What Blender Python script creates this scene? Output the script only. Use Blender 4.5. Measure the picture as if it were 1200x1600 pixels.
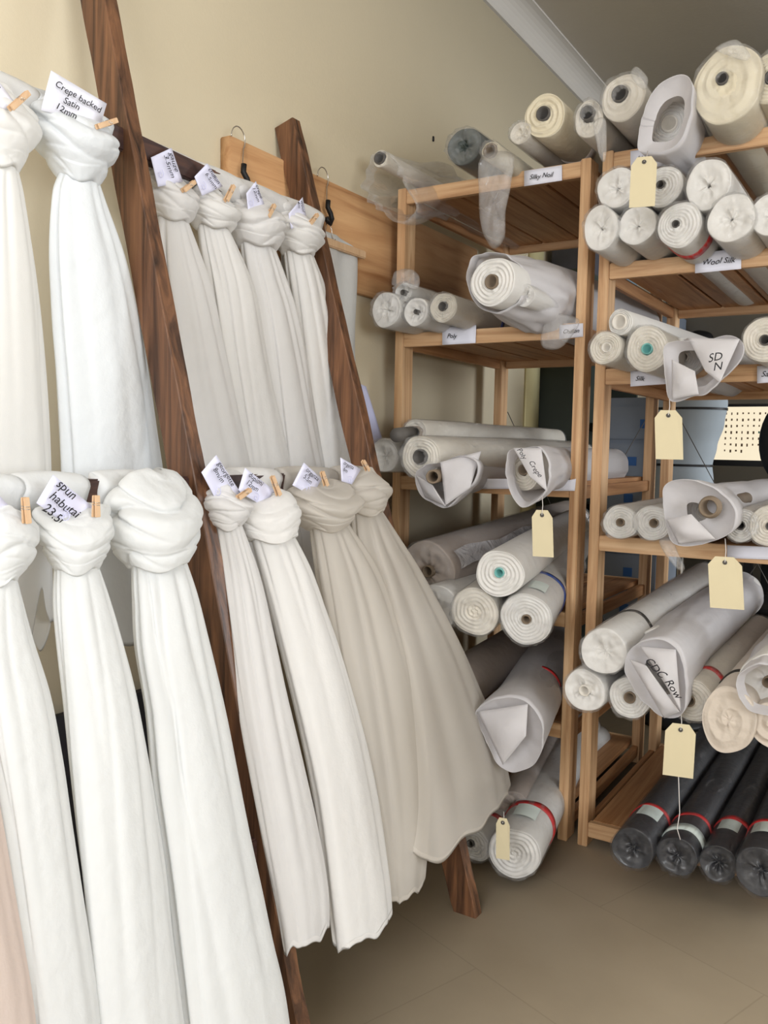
import bpy, bmesh, math, random
from mathutils import Vector, Matrix, noise
C = bpy.context.scene
for o in list(bpy.data.objects): bpy.data.objects.remove(o)
PI = math.pi
rnd = random.Random(7)

# ------------------------------------------------------------------ camera
RC = Matrix(((0.8475954456912744, -0.05670302319082905, 0.5276047077163265),
             (0.5303148666127622, 0.05555679554990842, -0.8459784776917874),
             (0.018657510361734533, 0.9968441250412454, 0.07716014306528851)))
CAM = Vector((0, 0, 1.2)); FPX = 1340.0
cd = bpy.data.cameras.new('camera'); cam = bpy.data.objects.new('camera', cd); C.collection.objects.link(cam)
cam.matrix_world = Matrix.Translation(CAM) @ RC.to_4x4()
cd.sensor_fit = 'VERTICAL'; cd.sensor_height = 36; cd.lens = FPX/1600*36; cd.clip_start = .02
C.camera = cam

# ------------------------------------------------------------------ light and exposure
C.view_settings.view_transform = 'Standard'; C.view_settings.look = 'None'
C.view_settings.gamma = 1; C.view_settings.use_curve_mapping = False
C.view_settings.exposure = 0.12
w = bpy.data.worlds.new('world'); C.world = w; w.use_nodes = True
w.node_tree.nodes['Background'].inputs[0].default_value = (.75, .86, 1, 1)
w.node_tree.nodes['Background'].inputs[1].default_value = 1.0
def area(name, loc, target, sx, sy, power, col):
    l = bpy.data.lights.new(name, 'AREA'); l.shape = 'RECTANGLE'; l.size = sx; l.size_y = sy
    l.energy = power; l.color = col
    o = bpy.data.objects.new(name, l); C.collection.objects.link(o); o.location = loc
    o.rotation_euler = (Vector(target)-Vector(loc)).to_track_quat('-Z', 'Y').to_euler(); return o
area('daylight_side_window', (2.56, -.3, 1.6), (0, -.3, 1.72), 1.9, 1.2, 76, (.93, .965, 1))
area('daylight_front_window', (-.3, -1.56, 1.75), (-.5, 0, 1.85), 1.7, 1.1, 62, (.97, .98, 1))
area('back_fill_light', (2.56, 4.4, 1.6), (0, 4.4, 1.9), 1.5, 1.35, 75, (.9, .95, 1))  # added fill to brighten the far ceiling and shelf backs, not a known window

# ------------------------------------------------------------------ geometry maths
def ray(x, y): return RC @ Vector((x-600, 800-y, -FPX))
def at(x, y, axis, val):
    r = ray(x, y); return CAM + r*((val-CAM[axis])/r[axis])
def atY(x, y, Y): return at(x, y, 1, Y)
def atX(x, y, X): return at(x, y, 0, X)
def lean(x, y, off=0, s=.28):
    r = ray(x, y); return CAM + r*((-.93+off-s*1.2)/(r[0]+s*r[2]))
def proj(p):
    c = RC.transposed() @ (Vector(p)-CAM); return (600+FPX*c[0]/-c[2], 800-FPX*c[1]/-c[2])
def depth(p): return -(RC.transposed() @ (Vector(p)-CAM))[2]
def Yfor(X, z, px):
    lo, hi = .05, 5.
    for _ in range(40):
        m = (lo+hi)/2
        if proj((X, m, z))[0] < px: lo = m
        else: hi = m
    return (lo+hi)/2

# ------------------------------------------------------------------ materials
def lin(c): return tuple(((v/255)/12.92 if v/255 <= .04045 else ((v/255+.055)/1.055)**2.4) for v in c)+(1,)
MATS = {}
def newmat(name):
    m = bpy.data.materials.new(name); m.use_nodes = True
    nt = m.node_tree; return m, nt, nt.nodes['Principled BSDF'], nt.nodes['Material Output']
def N(nt, t, **k):
    n = nt.nodes.new(t)
    for a, b in k.items(): setattr(n, a, b)
    return n
def coords(nt, scale=(1, 1, 1), rot=(0, 0, 0)):
    tc = N(nt, 'ShaderNodeTexCoord'); mp = N(nt, 'ShaderNodeMapping')
    mp.inputs['Scale'].default_value = scale; mp.inputs['Rotation'].default_value = rot
    nt.links.new(tc.outputs['Object'], mp.inputs[0]); return mp.outputs[0]
def noise_tex(nt, vec, sc, det=4, rough=.5, dist=0):
    n = N(nt, 'ShaderNodeTexNoise'); n.inputs['Scale'].default_value = sc; n.inputs['Detail'].default_value = det
    n.inputs['Roughness'].default_value = rough; n.inputs['Distortion'].default_value = dist
    nt.links.new(vec, n.inputs['Vector']); return n.outputs['Fac']
def ramp(nt, fac, stops):
    r = N(nt, 'ShaderNodeValToRGB'); e = r.color_ramp.elements
    e[0].position, e[0].color = stops[0]; e[1].position, e[1].color = stops[-1]
    for p, c in stops[1:-1]:
        x = e.new(p); x.color = c
    nt.links.new(fac, r.inputs[0]); return r.outputs[0]
def bump(nt, h, st, d, bs):
    b = N(nt, 'ShaderNodeBump'); b.inputs['Strength'].default_value = st; b.inputs['Distance'].default_value = d
    nt.links.new(h, b.inputs['Height']); nt.links.new(b.outputs[0], bs.inputs['Normal']); return b
def plain(name, c, rough=.6, var=.06, sc=6, bmp=0, bsc=60, spec=.3, metal=0, coat=0):
    m, nt, bs, out = newmat(name); v = coords(nt)
    c = lin(c); a = tuple(x*(1-var) for x in c[:3])+(1,); b = tuple(min(1, x*(1+var)) for x in c[:3])+(1,)
    nt.links.new(ramp(nt, noise_tex(nt, v, sc), [(.3, a), (.7, b)]), bs.inputs['Base Color'])
    bs.inputs['Roughness'].default_value = rough; bs.inputs['Specular IOR Level'].default_value = spec
    bs.inputs['Metallic'].default_value = metal; bs.inputs['Coat Weight'].default_value = coat; bs.inputs['Coat Roughness'].default_value = .15
    if bmp: bump(nt, noise_tex(nt, v, bsc, 3), bmp, .01, bs)
    return m
def wood(name, c1, c2, axis, rough=.55, knots=False, c3=None, fine=1.0):
    m, nt, bs, out = newmat(name)
    s = [22*fine]*3; s[axis] = 1.1*fine
    v = coords(nt, tuple(s)); f = noise_tex(nt, v, 1.6, 6, .6, 1.2)
    st = [(.3, lin(c1)), (.68, lin(c2))]
    if c3: st = [(.28, lin(c3)), (.45, lin(c1)), (.72, lin(c2))]
    col = ramp(nt, f, st)
    nt.links.new(col, bs.inputs['Base Color']); bs.inputs['Roughness'].default_value = rough
    bs.inputs['Specular IOR Level'].default_value = .35
    bump(nt, f, .25, .004, bs); return m
def cloth(name, c, bm=.12, bsc=500, translucent=.3, alpha=1.0, var=.03, rough=.9, sheen=.1, pinkvar=None, soft=30):
    m, nt, bs, out = newmat(name); v = coords(nt); c = lin(c)
    a = tuple(x*(1-var) for x in c[:3])+(1,)
    col = ramp(nt, noise_tex(nt, v, 4), [(.3, a), (.7, c)])
    nt.links.new(col, bs.inputs['Base Color']); bs.inputs['Roughness'].default_value = rough
    bs.inputs['Sheen Weight'].default_value = sheen; bs.inputs['Specular IOR Level'].default_value = .15
    b1 = bump(nt, noise_tex(nt, v, bsc, 2), bm, .002, bs)
    b2 = N(nt, 'ShaderNodeBump'); b2.inputs['Strength'].default_value = .35; b2.inputs['Distance'].default_value = .01
    nt.links.new(noise_tex(nt, v, soft, 3), b2.inputs['Height']); nt.links.new(b2.outputs[0], b1.inputs['Normal'])
    tr = N(nt, 'ShaderNodeBsdfTranslucent'); nt.links.new(col, tr.inputs[0])
    mx = N(nt, 'ShaderNodeMixShader'); mx.inputs[0].default_value = translucent
    nt.links.new(bs.outputs[0], mx.inputs[1]); nt.links.new(tr.outputs[0], mx.inputs[2]); res = mx.outputs[0]
    if alpha < 1:
        tp = N(nt, 'ShaderNodeBsdfTransparent'); m2 = N(nt, 'ShaderNodeMixShader'); m2.inputs[0].default_value = alpha
        nt.links.new(tp.outputs[0], m2.inputs[1]); nt.links.new(res, m2.inputs[2]); res = m2.outputs[0]
    nt.links.new(res, out.inputs[0]); return m
def plastic(name, base=.09, hi=.5, sc=13, tint=(.96, .95, .94)):
    m, nt, bs, out = newmat(name); v = coords(nt, (1, .45, 1))
    n = noise_tex(nt, v, sc, 5, .65, 1.5)
    f = ramp(nt, n, [(.35, (base,)*3+(1,)), (.62, (base*1.3,)*3+(1,)), (.8, (hi,)*3+(1,))])
    bs.inputs['Base Color'].default_value = tint+(1,); bs.inputs['Roughness'].default_value = .12
    bs.inputs['Specular IOR Level'].default_value = .9
    b = N(nt, 'ShaderNodeBump'); b.inputs['Strength'].default_value = .9; b.inputs['Distance'].default_value = .02
    nt.links.new(n, b.inputs['Height']); nt.links.new(b.outputs[0], bs.inputs['Normal'])
    tp = N(nt, 'ShaderNodeBsdfTransparent'); mx = N(nt, 'ShaderNodeMixShader')
    nt.links.new(f, mx.inputs[0]); nt.links.new(tp.outputs[0], mx.inputs[1]); nt.links.new(bs.outputs[0], mx.inputs[2])
    fr = N(nt, 'ShaderNodeFresnel'); fr.inputs[0].default_value = 1.4; nt.links.new(b.outputs[0], fr.inputs['Normal'])
    gl = N(nt, 'ShaderNodeBsdfGlossy'); gl.inputs['Roughness'].default_value = .09; nt.links.new(b.outputs[0], gl.inputs['Normal'])
    m3 = N(nt, 'ShaderNodeMixShader'); ml = N(nt, 'ShaderNodeMath', operation='MULTIPLY'); ml.inputs[1].default_value = .28; ml.use_clamp = True; nt.links.new(fr.outputs[0], ml.inputs[0]); nt.links.new(ml.outputs[0], m3.inputs[0]); nt.links.new(mx.outputs[0], m3.inputs[1]); nt.links.new(gl.outputs[0], m3.inputs[2])
    nt.links.new(m3.outputs[0], out.inputs[0]); return m

M = {}
M['wall'] = plain('cream_paint', (206, 194, 168), .85, .02, 2, .05, 120)
M['ceiling'] = plain('ceiling_paint', (226, 220, 212), .9, .02, 2, .15, 60)
M['cove'] = plain('coving_paint', (182, 177, 170), .8, .02, 3)
M['backwall'] = plain('grey_paint', (150, 145, 138), .9, .04, 2)
M['strip'] = plain('yellow_paint', (205, 195, 150), .8, .03, 4)
m, nt, bs, out = newmat('beige_floor'); v = coords(nt)
br = N(nt, 'ShaderNodeTexBrick'); br.inputs['Scale'].default_value = 1.0; br.offset = .5
br.inputs['Mortar Size'].default_value = .0025; br.inputs['Mortar Smooth'].default_value = .6
br.inputs['Brick Width'].default_value = .9; br.inputs['Row Height'].default_value = .45
br.inputs['Color1'].default_value = (1, 1, 1, 1); br.inputs['Color2'].default_value = (.97, .97, .97, 1); br.inputs['Mortar'].default_value = (.86, .86, .85, 1)
mp = N(nt, 'ShaderNodeMapping'); mp.inputs['Rotation'].default_value = (0, 0, .35); nt.links.new(v, mp.inputs[0]); nt.links.new(mp.outputs[0], br.inputs['Vector'])
cl = ramp(nt, noise_tex(nt, v, 3, 5), [(.3, lin((164, 150, 128))), (.7, lin((176, 162, 140)))])
mm = N(nt, 'ShaderNodeMixRGB', blend_type='MULTIPLY'); mm.inputs[0].default_value = 1
nt.links.new(cl, mm.inputs[1]); nt.links.new(br.outputs['Color'], mm.inputs[2]); nt.links.new(mm.outputs[0], bs.inputs['Base Color'])
bs.inputs['Roughness'].default_value = .55; M['floor'] = m
PINE1, PINE2, PINE3 = (190, 150, 110), (218, 184, 144), (156, 114, 78)
M['pineX'] = wood('pine_rail', PINE1, PINE2, 0, c3=PINE3)
M['pineY'] = wood('pine_slat', (172, 124, 82), (196, 150, 106), 1, c3=(140, 96, 60))
M['pineZ'] = wood('pine_post', PINE1, PINE2, 2, c3=PINE3)
M['board'] = wood('pine_board', (194, 148, 104), (216, 174, 128), 1, c3=(156, 106, 66), fine=.5)
M['burnt'] = wood('burnt_stile', (84, 58, 42), (132, 92, 64), 2, .36, c3=(34, 24, 20))
M['burntY'] = wood('burnt_rung', (66, 46, 42), (96, 66, 52), 1, .5, c3=(48, 34, 34))
M['peg'] = wood('peg_wood', (196, 160, 124), (216, 184, 148), 2)
M['white'] = cloth('white_cloth', (232, 233, 232))
M['white2'] = cloth('satin_white', (233, 236, 238), translucent=.25, rough=.6, sheen=.0)
M['ivory'] = cloth('ivory_cloth', (236, 234, 231))
M['silk'] = cloth('silk_cloth', (236, 235, 232), soft=14)
M['peach'] = cloth('peach_cloth', (230, 214, 204))
M['gauze'] = cloth('gauze_cloth', (235, 233, 231), alpha=.93)
M['organza'] = cloth('organza_cloth', (224, 218, 209), alpha=.8, translucent=.4, soft=10)
M['roll'] = cloth('roll_cloth', (212, 205, 192), translucent=.05, bm=.3, bsc=220)
M['rollw'] = cloth('roll_white_cloth', (216, 213, 208), translucent=.05, bm=.2, bsc=220)
M['rollc'] = cloth('roll_cream_cloth', (212, 202, 178), translucent=.05, bm=.3, bsc=220)
M['rollf'] = cloth('roll_felt_cloth', (202, 190, 176), translucent=.05, bm=.5, bsc=160)
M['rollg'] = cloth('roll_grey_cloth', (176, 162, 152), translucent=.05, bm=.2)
M['rollk'] = plain('black_cloth', (40, 40, 44), .55, .15, 5, .4, 30, .5, coat=.35)
M['rolld'] = plain('dark_green_cloth', (52, 60, 56), .5, .15, 5, .3, 30, .5)
M['bag'] = cloth('white_poly_bag', (220, 217, 218), translucent=.35, rough=.42, bm=.05, soft=22)
M['core'] = plain('cardboard_core', (120, 105, 88), .8, .1, 20)
M['corew'] = plain('white_core', (206, 200, 190), .7, .06, 20)
M['coreg'] = plain('grey_core', (84, 80, 76), .6, .1, 20)
M['teal'] = plain('teal_core', (110, 168, 162), .5, .2, 30)
M['dark'] = plain('core_dark', (50, 46, 42), .9, .1, 10)
M['wrap'] = plastic('clear_wrap')
M['wrap2'] = plastic('clear_crinkled_bag', .12, .6, 16)
M['wrapk'] = plastic('clear_wrap_on_black', .03, .22, 15, (.7, .7, .72))
M['stripe'] = plastic('milky_plastic_seam', .55, .8, 14, (.8, .8, .84))
M['red'] = plain('red_tape', (176, 44, 44), .5, .08, 10)
M['blue'] = plain('blue_tape', (40, 66, 130), .5, .08, 10)
M['sticker'] = plain('pale_sticker', (205, 214, 208), .5, .06, 20)
M['tag'] = plain('manila_card', (198, 186, 154), .8, .03, 10)
M['card'] = plain('lilac_card', (214, 214, 234), .7, .02, 8)
M['cardw'] = plain('white_card', (222, 222, 232), .7, .02, 8)
M['paper'] = plain('lilac_paper', (200, 202, 232), .7, .02, 8)
M['swirl'] = plain('pale_lilac_ink', (198, 198, 228), .7, .02, 8)
M['ink'] = plain('black_ink', (30, 28, 34), .6, .1, 10)
M['string'] = plain('white_string', (205, 200, 195), .8, .05, 50)
M['metal'] = plain('steel', (190, 186, 180), .25, .03, 10, spec=.5, metal=1)
M['black'] = plain('black_rubber', (26, 25, 26), .5, .1, 10)
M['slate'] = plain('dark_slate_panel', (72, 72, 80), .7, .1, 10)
M['green'] = plain('dark_green_grey', (52, 58, 52), .7, .1, 4)
M['form'] = plain('blue_grey_jersey', (156, 166, 174), .85, .03, 10)
M['greybox'] = plain('grey_box', (120, 128, 140), .7, .05, 6)
M['labelblue'] = plain('blue_label', (46, 86, 140), .6, .05, 6)
M['bluegrey'] = plain('blue_grey_card', (110, 128, 138), .7, .1, 6)
m, nt, bs, out = newmat('lit_screen'); bs.inputs['Base Color'].default_value = (.1, .1, .1, 1)
bs.inputs['Emission Color'].default_value = lin((255, 240, 208)); bs.inputs['Emission Strength'].default_value = .85; M['screen'] = m
M['icon'] = plain('screen_icon', (120, 96, 72), .6, .1, 30)
M['icong'] = plain('screen_icon_teal', (70, 130, 120), .6, .1, 30)

# ------------------------------------------------------------------ builders
def link(name, bm, mat, parent=None, loc=None, smooth=True):
    me = bpy.data.meshes.new(name)
    if loc is None and parent is None: loc = Vector((0, 0, 0))
    if parent is not None: loc = Vector(parent['_w']) if '_w' in parent else Vector(parent.location)
    bmesh.ops.translate(bm, verts=bm.verts, vec=-Vector(loc))
    bmesh.ops.recalc_face_normals(bm, faces=bm.faces)
    bm.to_mesh(me); bm.free()
    for p in me.polygons: p.use_smooth = smooth
    o = bpy.data.objects.new(name, me); C.collection.objects.link(o)
    me.materials.append(M[mat])
    if parent is not None: o.parent = parent; o['_w'] = tuple(loc)
    else: o.location = loc; o['_w'] = tuple(loc)
    return o
def tag(o, label=None, cat=None, group=None, kind=None):
    if label: o['label'] = label
    if cat: o['category'] = cat
    if group: o['group'] = group
    if kind: o['kind'] = kind
    return o
def thing(name, loc, label, cat, group=None):
    o = bpy.data.objects.new(name, None); C.collection.objects.link(o); o.location = loc; o.empty_display_size = .05
    o['_w'] = tuple(loc); return tag(o, label, cat, group)
def box(bm, a, b, bev=0):
    a, b = Vector(a), Vector(b); mid = (a+b)/2; s = b-a
    r = bmesh.ops.create_cube(bm, size=1, matrix=Matrix.Translation(mid) @ Matrix.Diagonal((abs(s.x), abs(s.y), abs(s.z), 1)))
    if bev:
        es = list({e for v in r['verts'] for e in v.link_edges})
        bmesh.ops.bevel(bm, geom=es, offset=bev, segments=2, affect='EDGES')
    return bm
def B(a, b, bev=0): return box(bmesh.new(), a, b, bev)
def bar(bm, p, q, sx, sy, up=(0, 1, 0), bev=.003):
    """rectangular bar from p to q; sx along side, sy along up"""
    p, q, up = Vector(p), Vector(q), Vector(up); d = (q-p).normalized()
    side = d.cross(up).normalized(); up2 = side.cross(d).normalized()
    mat = Matrix((side, up2, d)).transposed().to_4x4(); mat.translation = (p+q)/2
    r = bmesh.ops.create_cube(bm, size=1, matrix=mat @ Matrix.Diagonal((sx, sy, (q-p).length, 1)))
    if bev:
        es = list({e for v in r['verts'] for e in v.link_edges})
        bmesh.ops.bevel(bm, geom=es, offset=bev, segments=2, affect='EDGES')
    return bm
def tube(bm, pts, r, n=8):
    pts = [Vector(p) for p in pts]; rings = []; up = None
    for i, p in enumerate(pts):
        d = (pts[min(i+1, len(pts)-1)]-pts[max(i-1, 0)]).normalized()
        if up is None: up = d.orthogonal().normalized()
        up = (up-d*up.dot(d)).normalized(); s = d.cross(up)
        rings.append([bm.verts.new(p+(up*math.cos(a)+s*math.sin(a))*r) for a in [2*PI*k/n for k in range(n)]])
    for a, b in zip(rings, rings[1:]):
        for k in range(n): bm.faces.new((a[k], a[(k+1) % n], b[(k+1) % n], b[k]))
    bm.faces.new(rings[0]); bm.faces.new(rings[-1]); return bm
def loft(bm, rings, cap0=False, cap1=False):
    R = [[bm.verts.new(p) for p in r] for r in rings]; n = len(R[0])
    for a, b in zip(R, R[1:]):
        for k in range(n): bm.faces.new((a[k], a[(k+1) % n], b[(k+1) % n], b[k]))
    if cap0: bm.faces.new(R[0])
    if cap1: bm.faces.new(R[-1])
    return bm
def sheet(pts, n=10, th=.0012, bulge=0, nrm=None, curl=0):
    """quad given by four corners -> thin curved sheet"""
    a, b, c, d = [Vector(p) for p in pts]; bm = bmesh.new(); nv = nrm or (b-a).cross(d-a).normalized()
    for side in (0, 1):
        g = []
        for i in range(n+1):
            row = []
            for j in range(n+1):
                u, v = i/n, j/n
                p = (a*(1-u)+b*u)*(1-v)+(d*(1-u)+c*u)*v
                p = p+nv*(bulge*math.sin(PI*u)*math.sin(PI*v)+curl*(u*u))+nv*(th*side)
                row.append(bm.verts.new(p))
            g.append(row)
        for i in range(n):
            for j in range(n): bm.faces.new((g[i][j], g[i+1][j], g[i+1][j+1], g[i][j+1]))
        if side == 0: g0 = g
    def rim(G): return [G[i][0] for i in range(n+1)]+[G[n][j] for j in range(1, n+1)]+[G[i][n] for i in range(n-1, -1, -1)]+[G[0][j] for j in range(n-1, 0, -1)]
    A, D = rim(g0), rim(g)
    for k in range(len(A)): bm.faces.new((A[k], A[(k+1) % len(A)], D[(k+1) % len(A)], D[k]))
    return bm
def text(parent, s, origin, xdir, ydir, size, name='handwriting', mat='ink', shear=.35, lift=.002, extr=.0003, bold=.006):
    cu = bpy.data.curves.new('t', 'FONT'); cu.body = s; cu.size = 1; cu.shear = shear; cu.space_line = .85
    cu.offset = bold; cu.resolution_u = 3
    ob = bpy.data.objects.new('t', cu); C.collection.objects.link(ob)
    dg = bpy.context.evaluated_depsgraph_get(); me = bpy.data.meshes.new_from_object(ob.evaluated_get(dg))
    bpy.data.objects.remove(ob)
    X = Vector(xdir).normalized(); Yv = Vector(ydir); Yv = (Yv-X*Yv.dot(X)).normalized(); Z = X.cross(Yv)
    if Z.dot(CAM-Vector(origin)) < 0: Z = -Z
    bm = bmesh.new(); bm.from_mesh(me)
    for v in bm.verts:
        x, y = v.co.x, v.co.y
        y += .06*math.sin(x*3.1)
        v.co = Vector(origin)+(X*x+Yv*y)*size+Z*lift
    o = link(name, bm, mat, parent); return o

# ================================================================== SETTING
W = -1.58; CEIL = 3.06
tag(link('floor', B((W-.12, -1.5, -.1), (2.6, 6.3, 0)), 'floor'), kind='structure')
tag(link('ceiling', B((W-.12, -1.5, CEIL), (2.6, 6.3, CEIL+.1)), 'ceiling'), kind='structure')
tag(link('wall_left', B((W-.12, -1.5, 0), (W, 6.2, CEIL)), 'wall'), kind='structure')
tag(link('trim_1', B((W, 3.74, 0), (W+.012, 3.9, 2.2)), 'strip'), kind='structure')
tag(link('wall_back', B((W-.12, 6.2, 0), (2.6, 6.3, CEIL)), 'backwall'), kind='structure')
def wall_with_hole(name, axis, pos, th, a0, a1, holes, mat):
    bm = bmesh.new(); cuts = sorted(holes)
    def bx(u0, u1, z0, z1):
        if u1-u0 < 1e-4 or z1-z0 < 1e-4: return
        if axis == 0: box(bm, (pos, u0, z0), (pos+th, u1, z1))
        else: box(bm, (u0, pos, z0), (u1, pos+th, z1))
    u = a0
    for (h0, h1, z0, z1) in cuts:
        bx(u, h0, 0, CEIL); bx(h0, h1, 0, z0); bx(h0, h1, z1, CEIL); u = h1
    bx(u, a1, 0, CEIL)
    return tag(link(name, bm, mat, smooth=False), kind='structure')
wall_with_hole('wall_right', 0, 2.5, .1, -1.5, 6.2, [(-1.3, .7, .95, 2.25), (3.6, 5.2, .9, 2.3)], 'wall')  # the far opening is made up, only lets the added back fill in
wall_with_hole('wall_near', 1, -1.5, .1, W, 2.5, [(-1.2, .6, 1.15, 2.35)], 'wall')
# coving: concave quarter profile with a small bead
bm = bmesh.new(); prof = [(W, CEIL-.09)]+[(W+.09-.09*math.cos(a)*1.0, CEIL-.09+.09*math.sin(a)) for a in [PI/2*k/8*.999 for k in range(9)]]
prof = [(W, CEIL-.09), (W+.008, CEIL-.09)]+[(W+.098-.085*math.cos(PI/2*k/8), CEIL-.09+.082*math.sin(PI/2*k/8)) for k in range(9)]+[(W+.105, CEIL-.008), (W+.105, CEIL), (W, CEIL)]
loft(bm, [[Vector((x, y, z)) for x, z in prof] for y in (-1.4, 6.2)], True, True)
tag(link('trim_2', bm, 'cove', smooth=False), kind='structure')
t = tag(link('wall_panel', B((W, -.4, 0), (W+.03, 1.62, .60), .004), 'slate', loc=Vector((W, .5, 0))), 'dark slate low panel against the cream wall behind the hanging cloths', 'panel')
bm = bmesh.new(); p = atX(677, 217, W+.002); box(bm, p-Vector((.002, .004, .009)), p+Vector((.003, .004, .009)), .001)
tag(link('wall_plug', bm, 'black', loc=p), 'small dark plug in the cream wall above the clear bagged roll', 'wall plug')

# pine board on the wall
bm = B((W, 1.70, 1.685), (W+.035, 3.145, 1.985), .003)
tag(link('wall_board', bm, 'board', loc=Vector((W, 2.4, 1.685))), 'wide pine board fixed along the cream wall behind the hangers', 'board')

# ================================================================== DISPLAY RACK (three leaning stiles, rungs)
rack = thing('display_rack', (-.93, 1.24, 0), 'scorched dark brown wooden rack leaning on the wall with knotted cloths', 'rack')
def stile(y, s, ztop, name='stile'):
    bm = bmesh.new(); p = Vector((-.93, y, 0)); q = Vector((-.93-s*ztop, y, ztop))
    d = (q-p).normalized(); side = Vector((0, 1, 0)); fr = d.cross(side)
    rings = []
    n = 60
    for i in range(n+1):
        c = p+(q-p)*i/n; wob = .0025*noise.noise(Vector((y*9, i*.33, 0)))
        hw, hd = .018+wob*.6, .034+wob
        rings.append([c+side*(hw*a)+fr*(hd*b) for a, b in ((-1, -.94), (-.9, -1), (.9, -1), (1, -.94), (1, .94), (.9, 1), (-.9, 1), (-1, .94))])
    rings[0] = [Vector((v.x, v.y, max(.0, v.z*0))) for v in rings[0]]
    loft(bm, rings, True, True); return link(name, bm, 'burnt', rack, smooth=False)
stile(.56, .265, 2.28); stile(1.232, .262, 2.34); stile(1.936, .2966, 2.085)
RZ = (1.80, 1.11, .43)
for z in RZ:
    for y0, y1, s0, s1 in ((.579, 1.221, .265, .262), (1.259, 1.917, .262, .2966)):
        bm = bmesh.new(); bar(bm, (-.93-s0*z, y0, z), (-.93-s1*z, y1, z), .03, .046, (0, 0, 1)); link('rung', bm, 'burntY', rack, smooth=False)

# ================================================================== KNOTTED CLOTHS
def cloth_rings(st, plane, dr, T, NT, foldf, wscale=.90, top=None):
    """st: stations (ypx, xl, xr) -> list of rings"""
    cs = []
    for (y, xl, xr) in st:
        mid = plane((xl+xr)/2, y)
        Yl, Yr = Yfor(mid.x, mid.z, xl), Yfor(mid.x, mid.z, xr)
        cs.append((mid.x, (Yl+Yr)/2, mid.z, (Yr-Yl)/2*wscale))
    cs.sort(key=lambda c: -c[2])
    rings = []; zt, zb = cs[0][2], cs[-1][2]
    def interp(z):
        for a, b in zip(cs, cs[1:]):
            if a[2] >= z >= b[2]-1e-9:
                u = (a[2]-z)/max(1e-6, a[2]-b[2])
                i = cs.index(a); p0 = cs[max(0, i-1)]; p3 = cs[min(len(cs)-1, i+2)]
                out = []
                for k in (0, 1, 3):
                    m0 = (b[k]-p0[k])/max(1e-6, p0[2]-b[2]) if i > 0 else (b[k]-a[k])/max(1e-6, a[2]-b[2])
                    m1 = (p3[k]-a[k])/max(1e-6, a[2]-p3[2])
                    h = a[2]-b[2]; u2, u3 = u*u, u*u*u
                    out.append((2*u3-3*u2+1)*a[k]+(u3-2*u2+u)*h*m0+(-2*u3+3*u2)*b[k]+(u3-u2)*h*m1)
                return out
        return [cs[-1][0], cs[-1][1], cs[-1][3]]
    for i in range(T+1):
        t = i/T; z = zt+(zb-zt)*t; X, Yc, w_ = interp(z)
        ring = []
        for k in range(NT):
            th = 2*PI*k/NT
            rr, dz = foldf(th, t, w_)
            dd = dr(t, w_)
            ring.append(Vector((X+math.cos(th)*dd*rr, Yc+math.sin(th)*w_*rr, z+dz)))
        rings.append(ring)
    return rings
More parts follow.
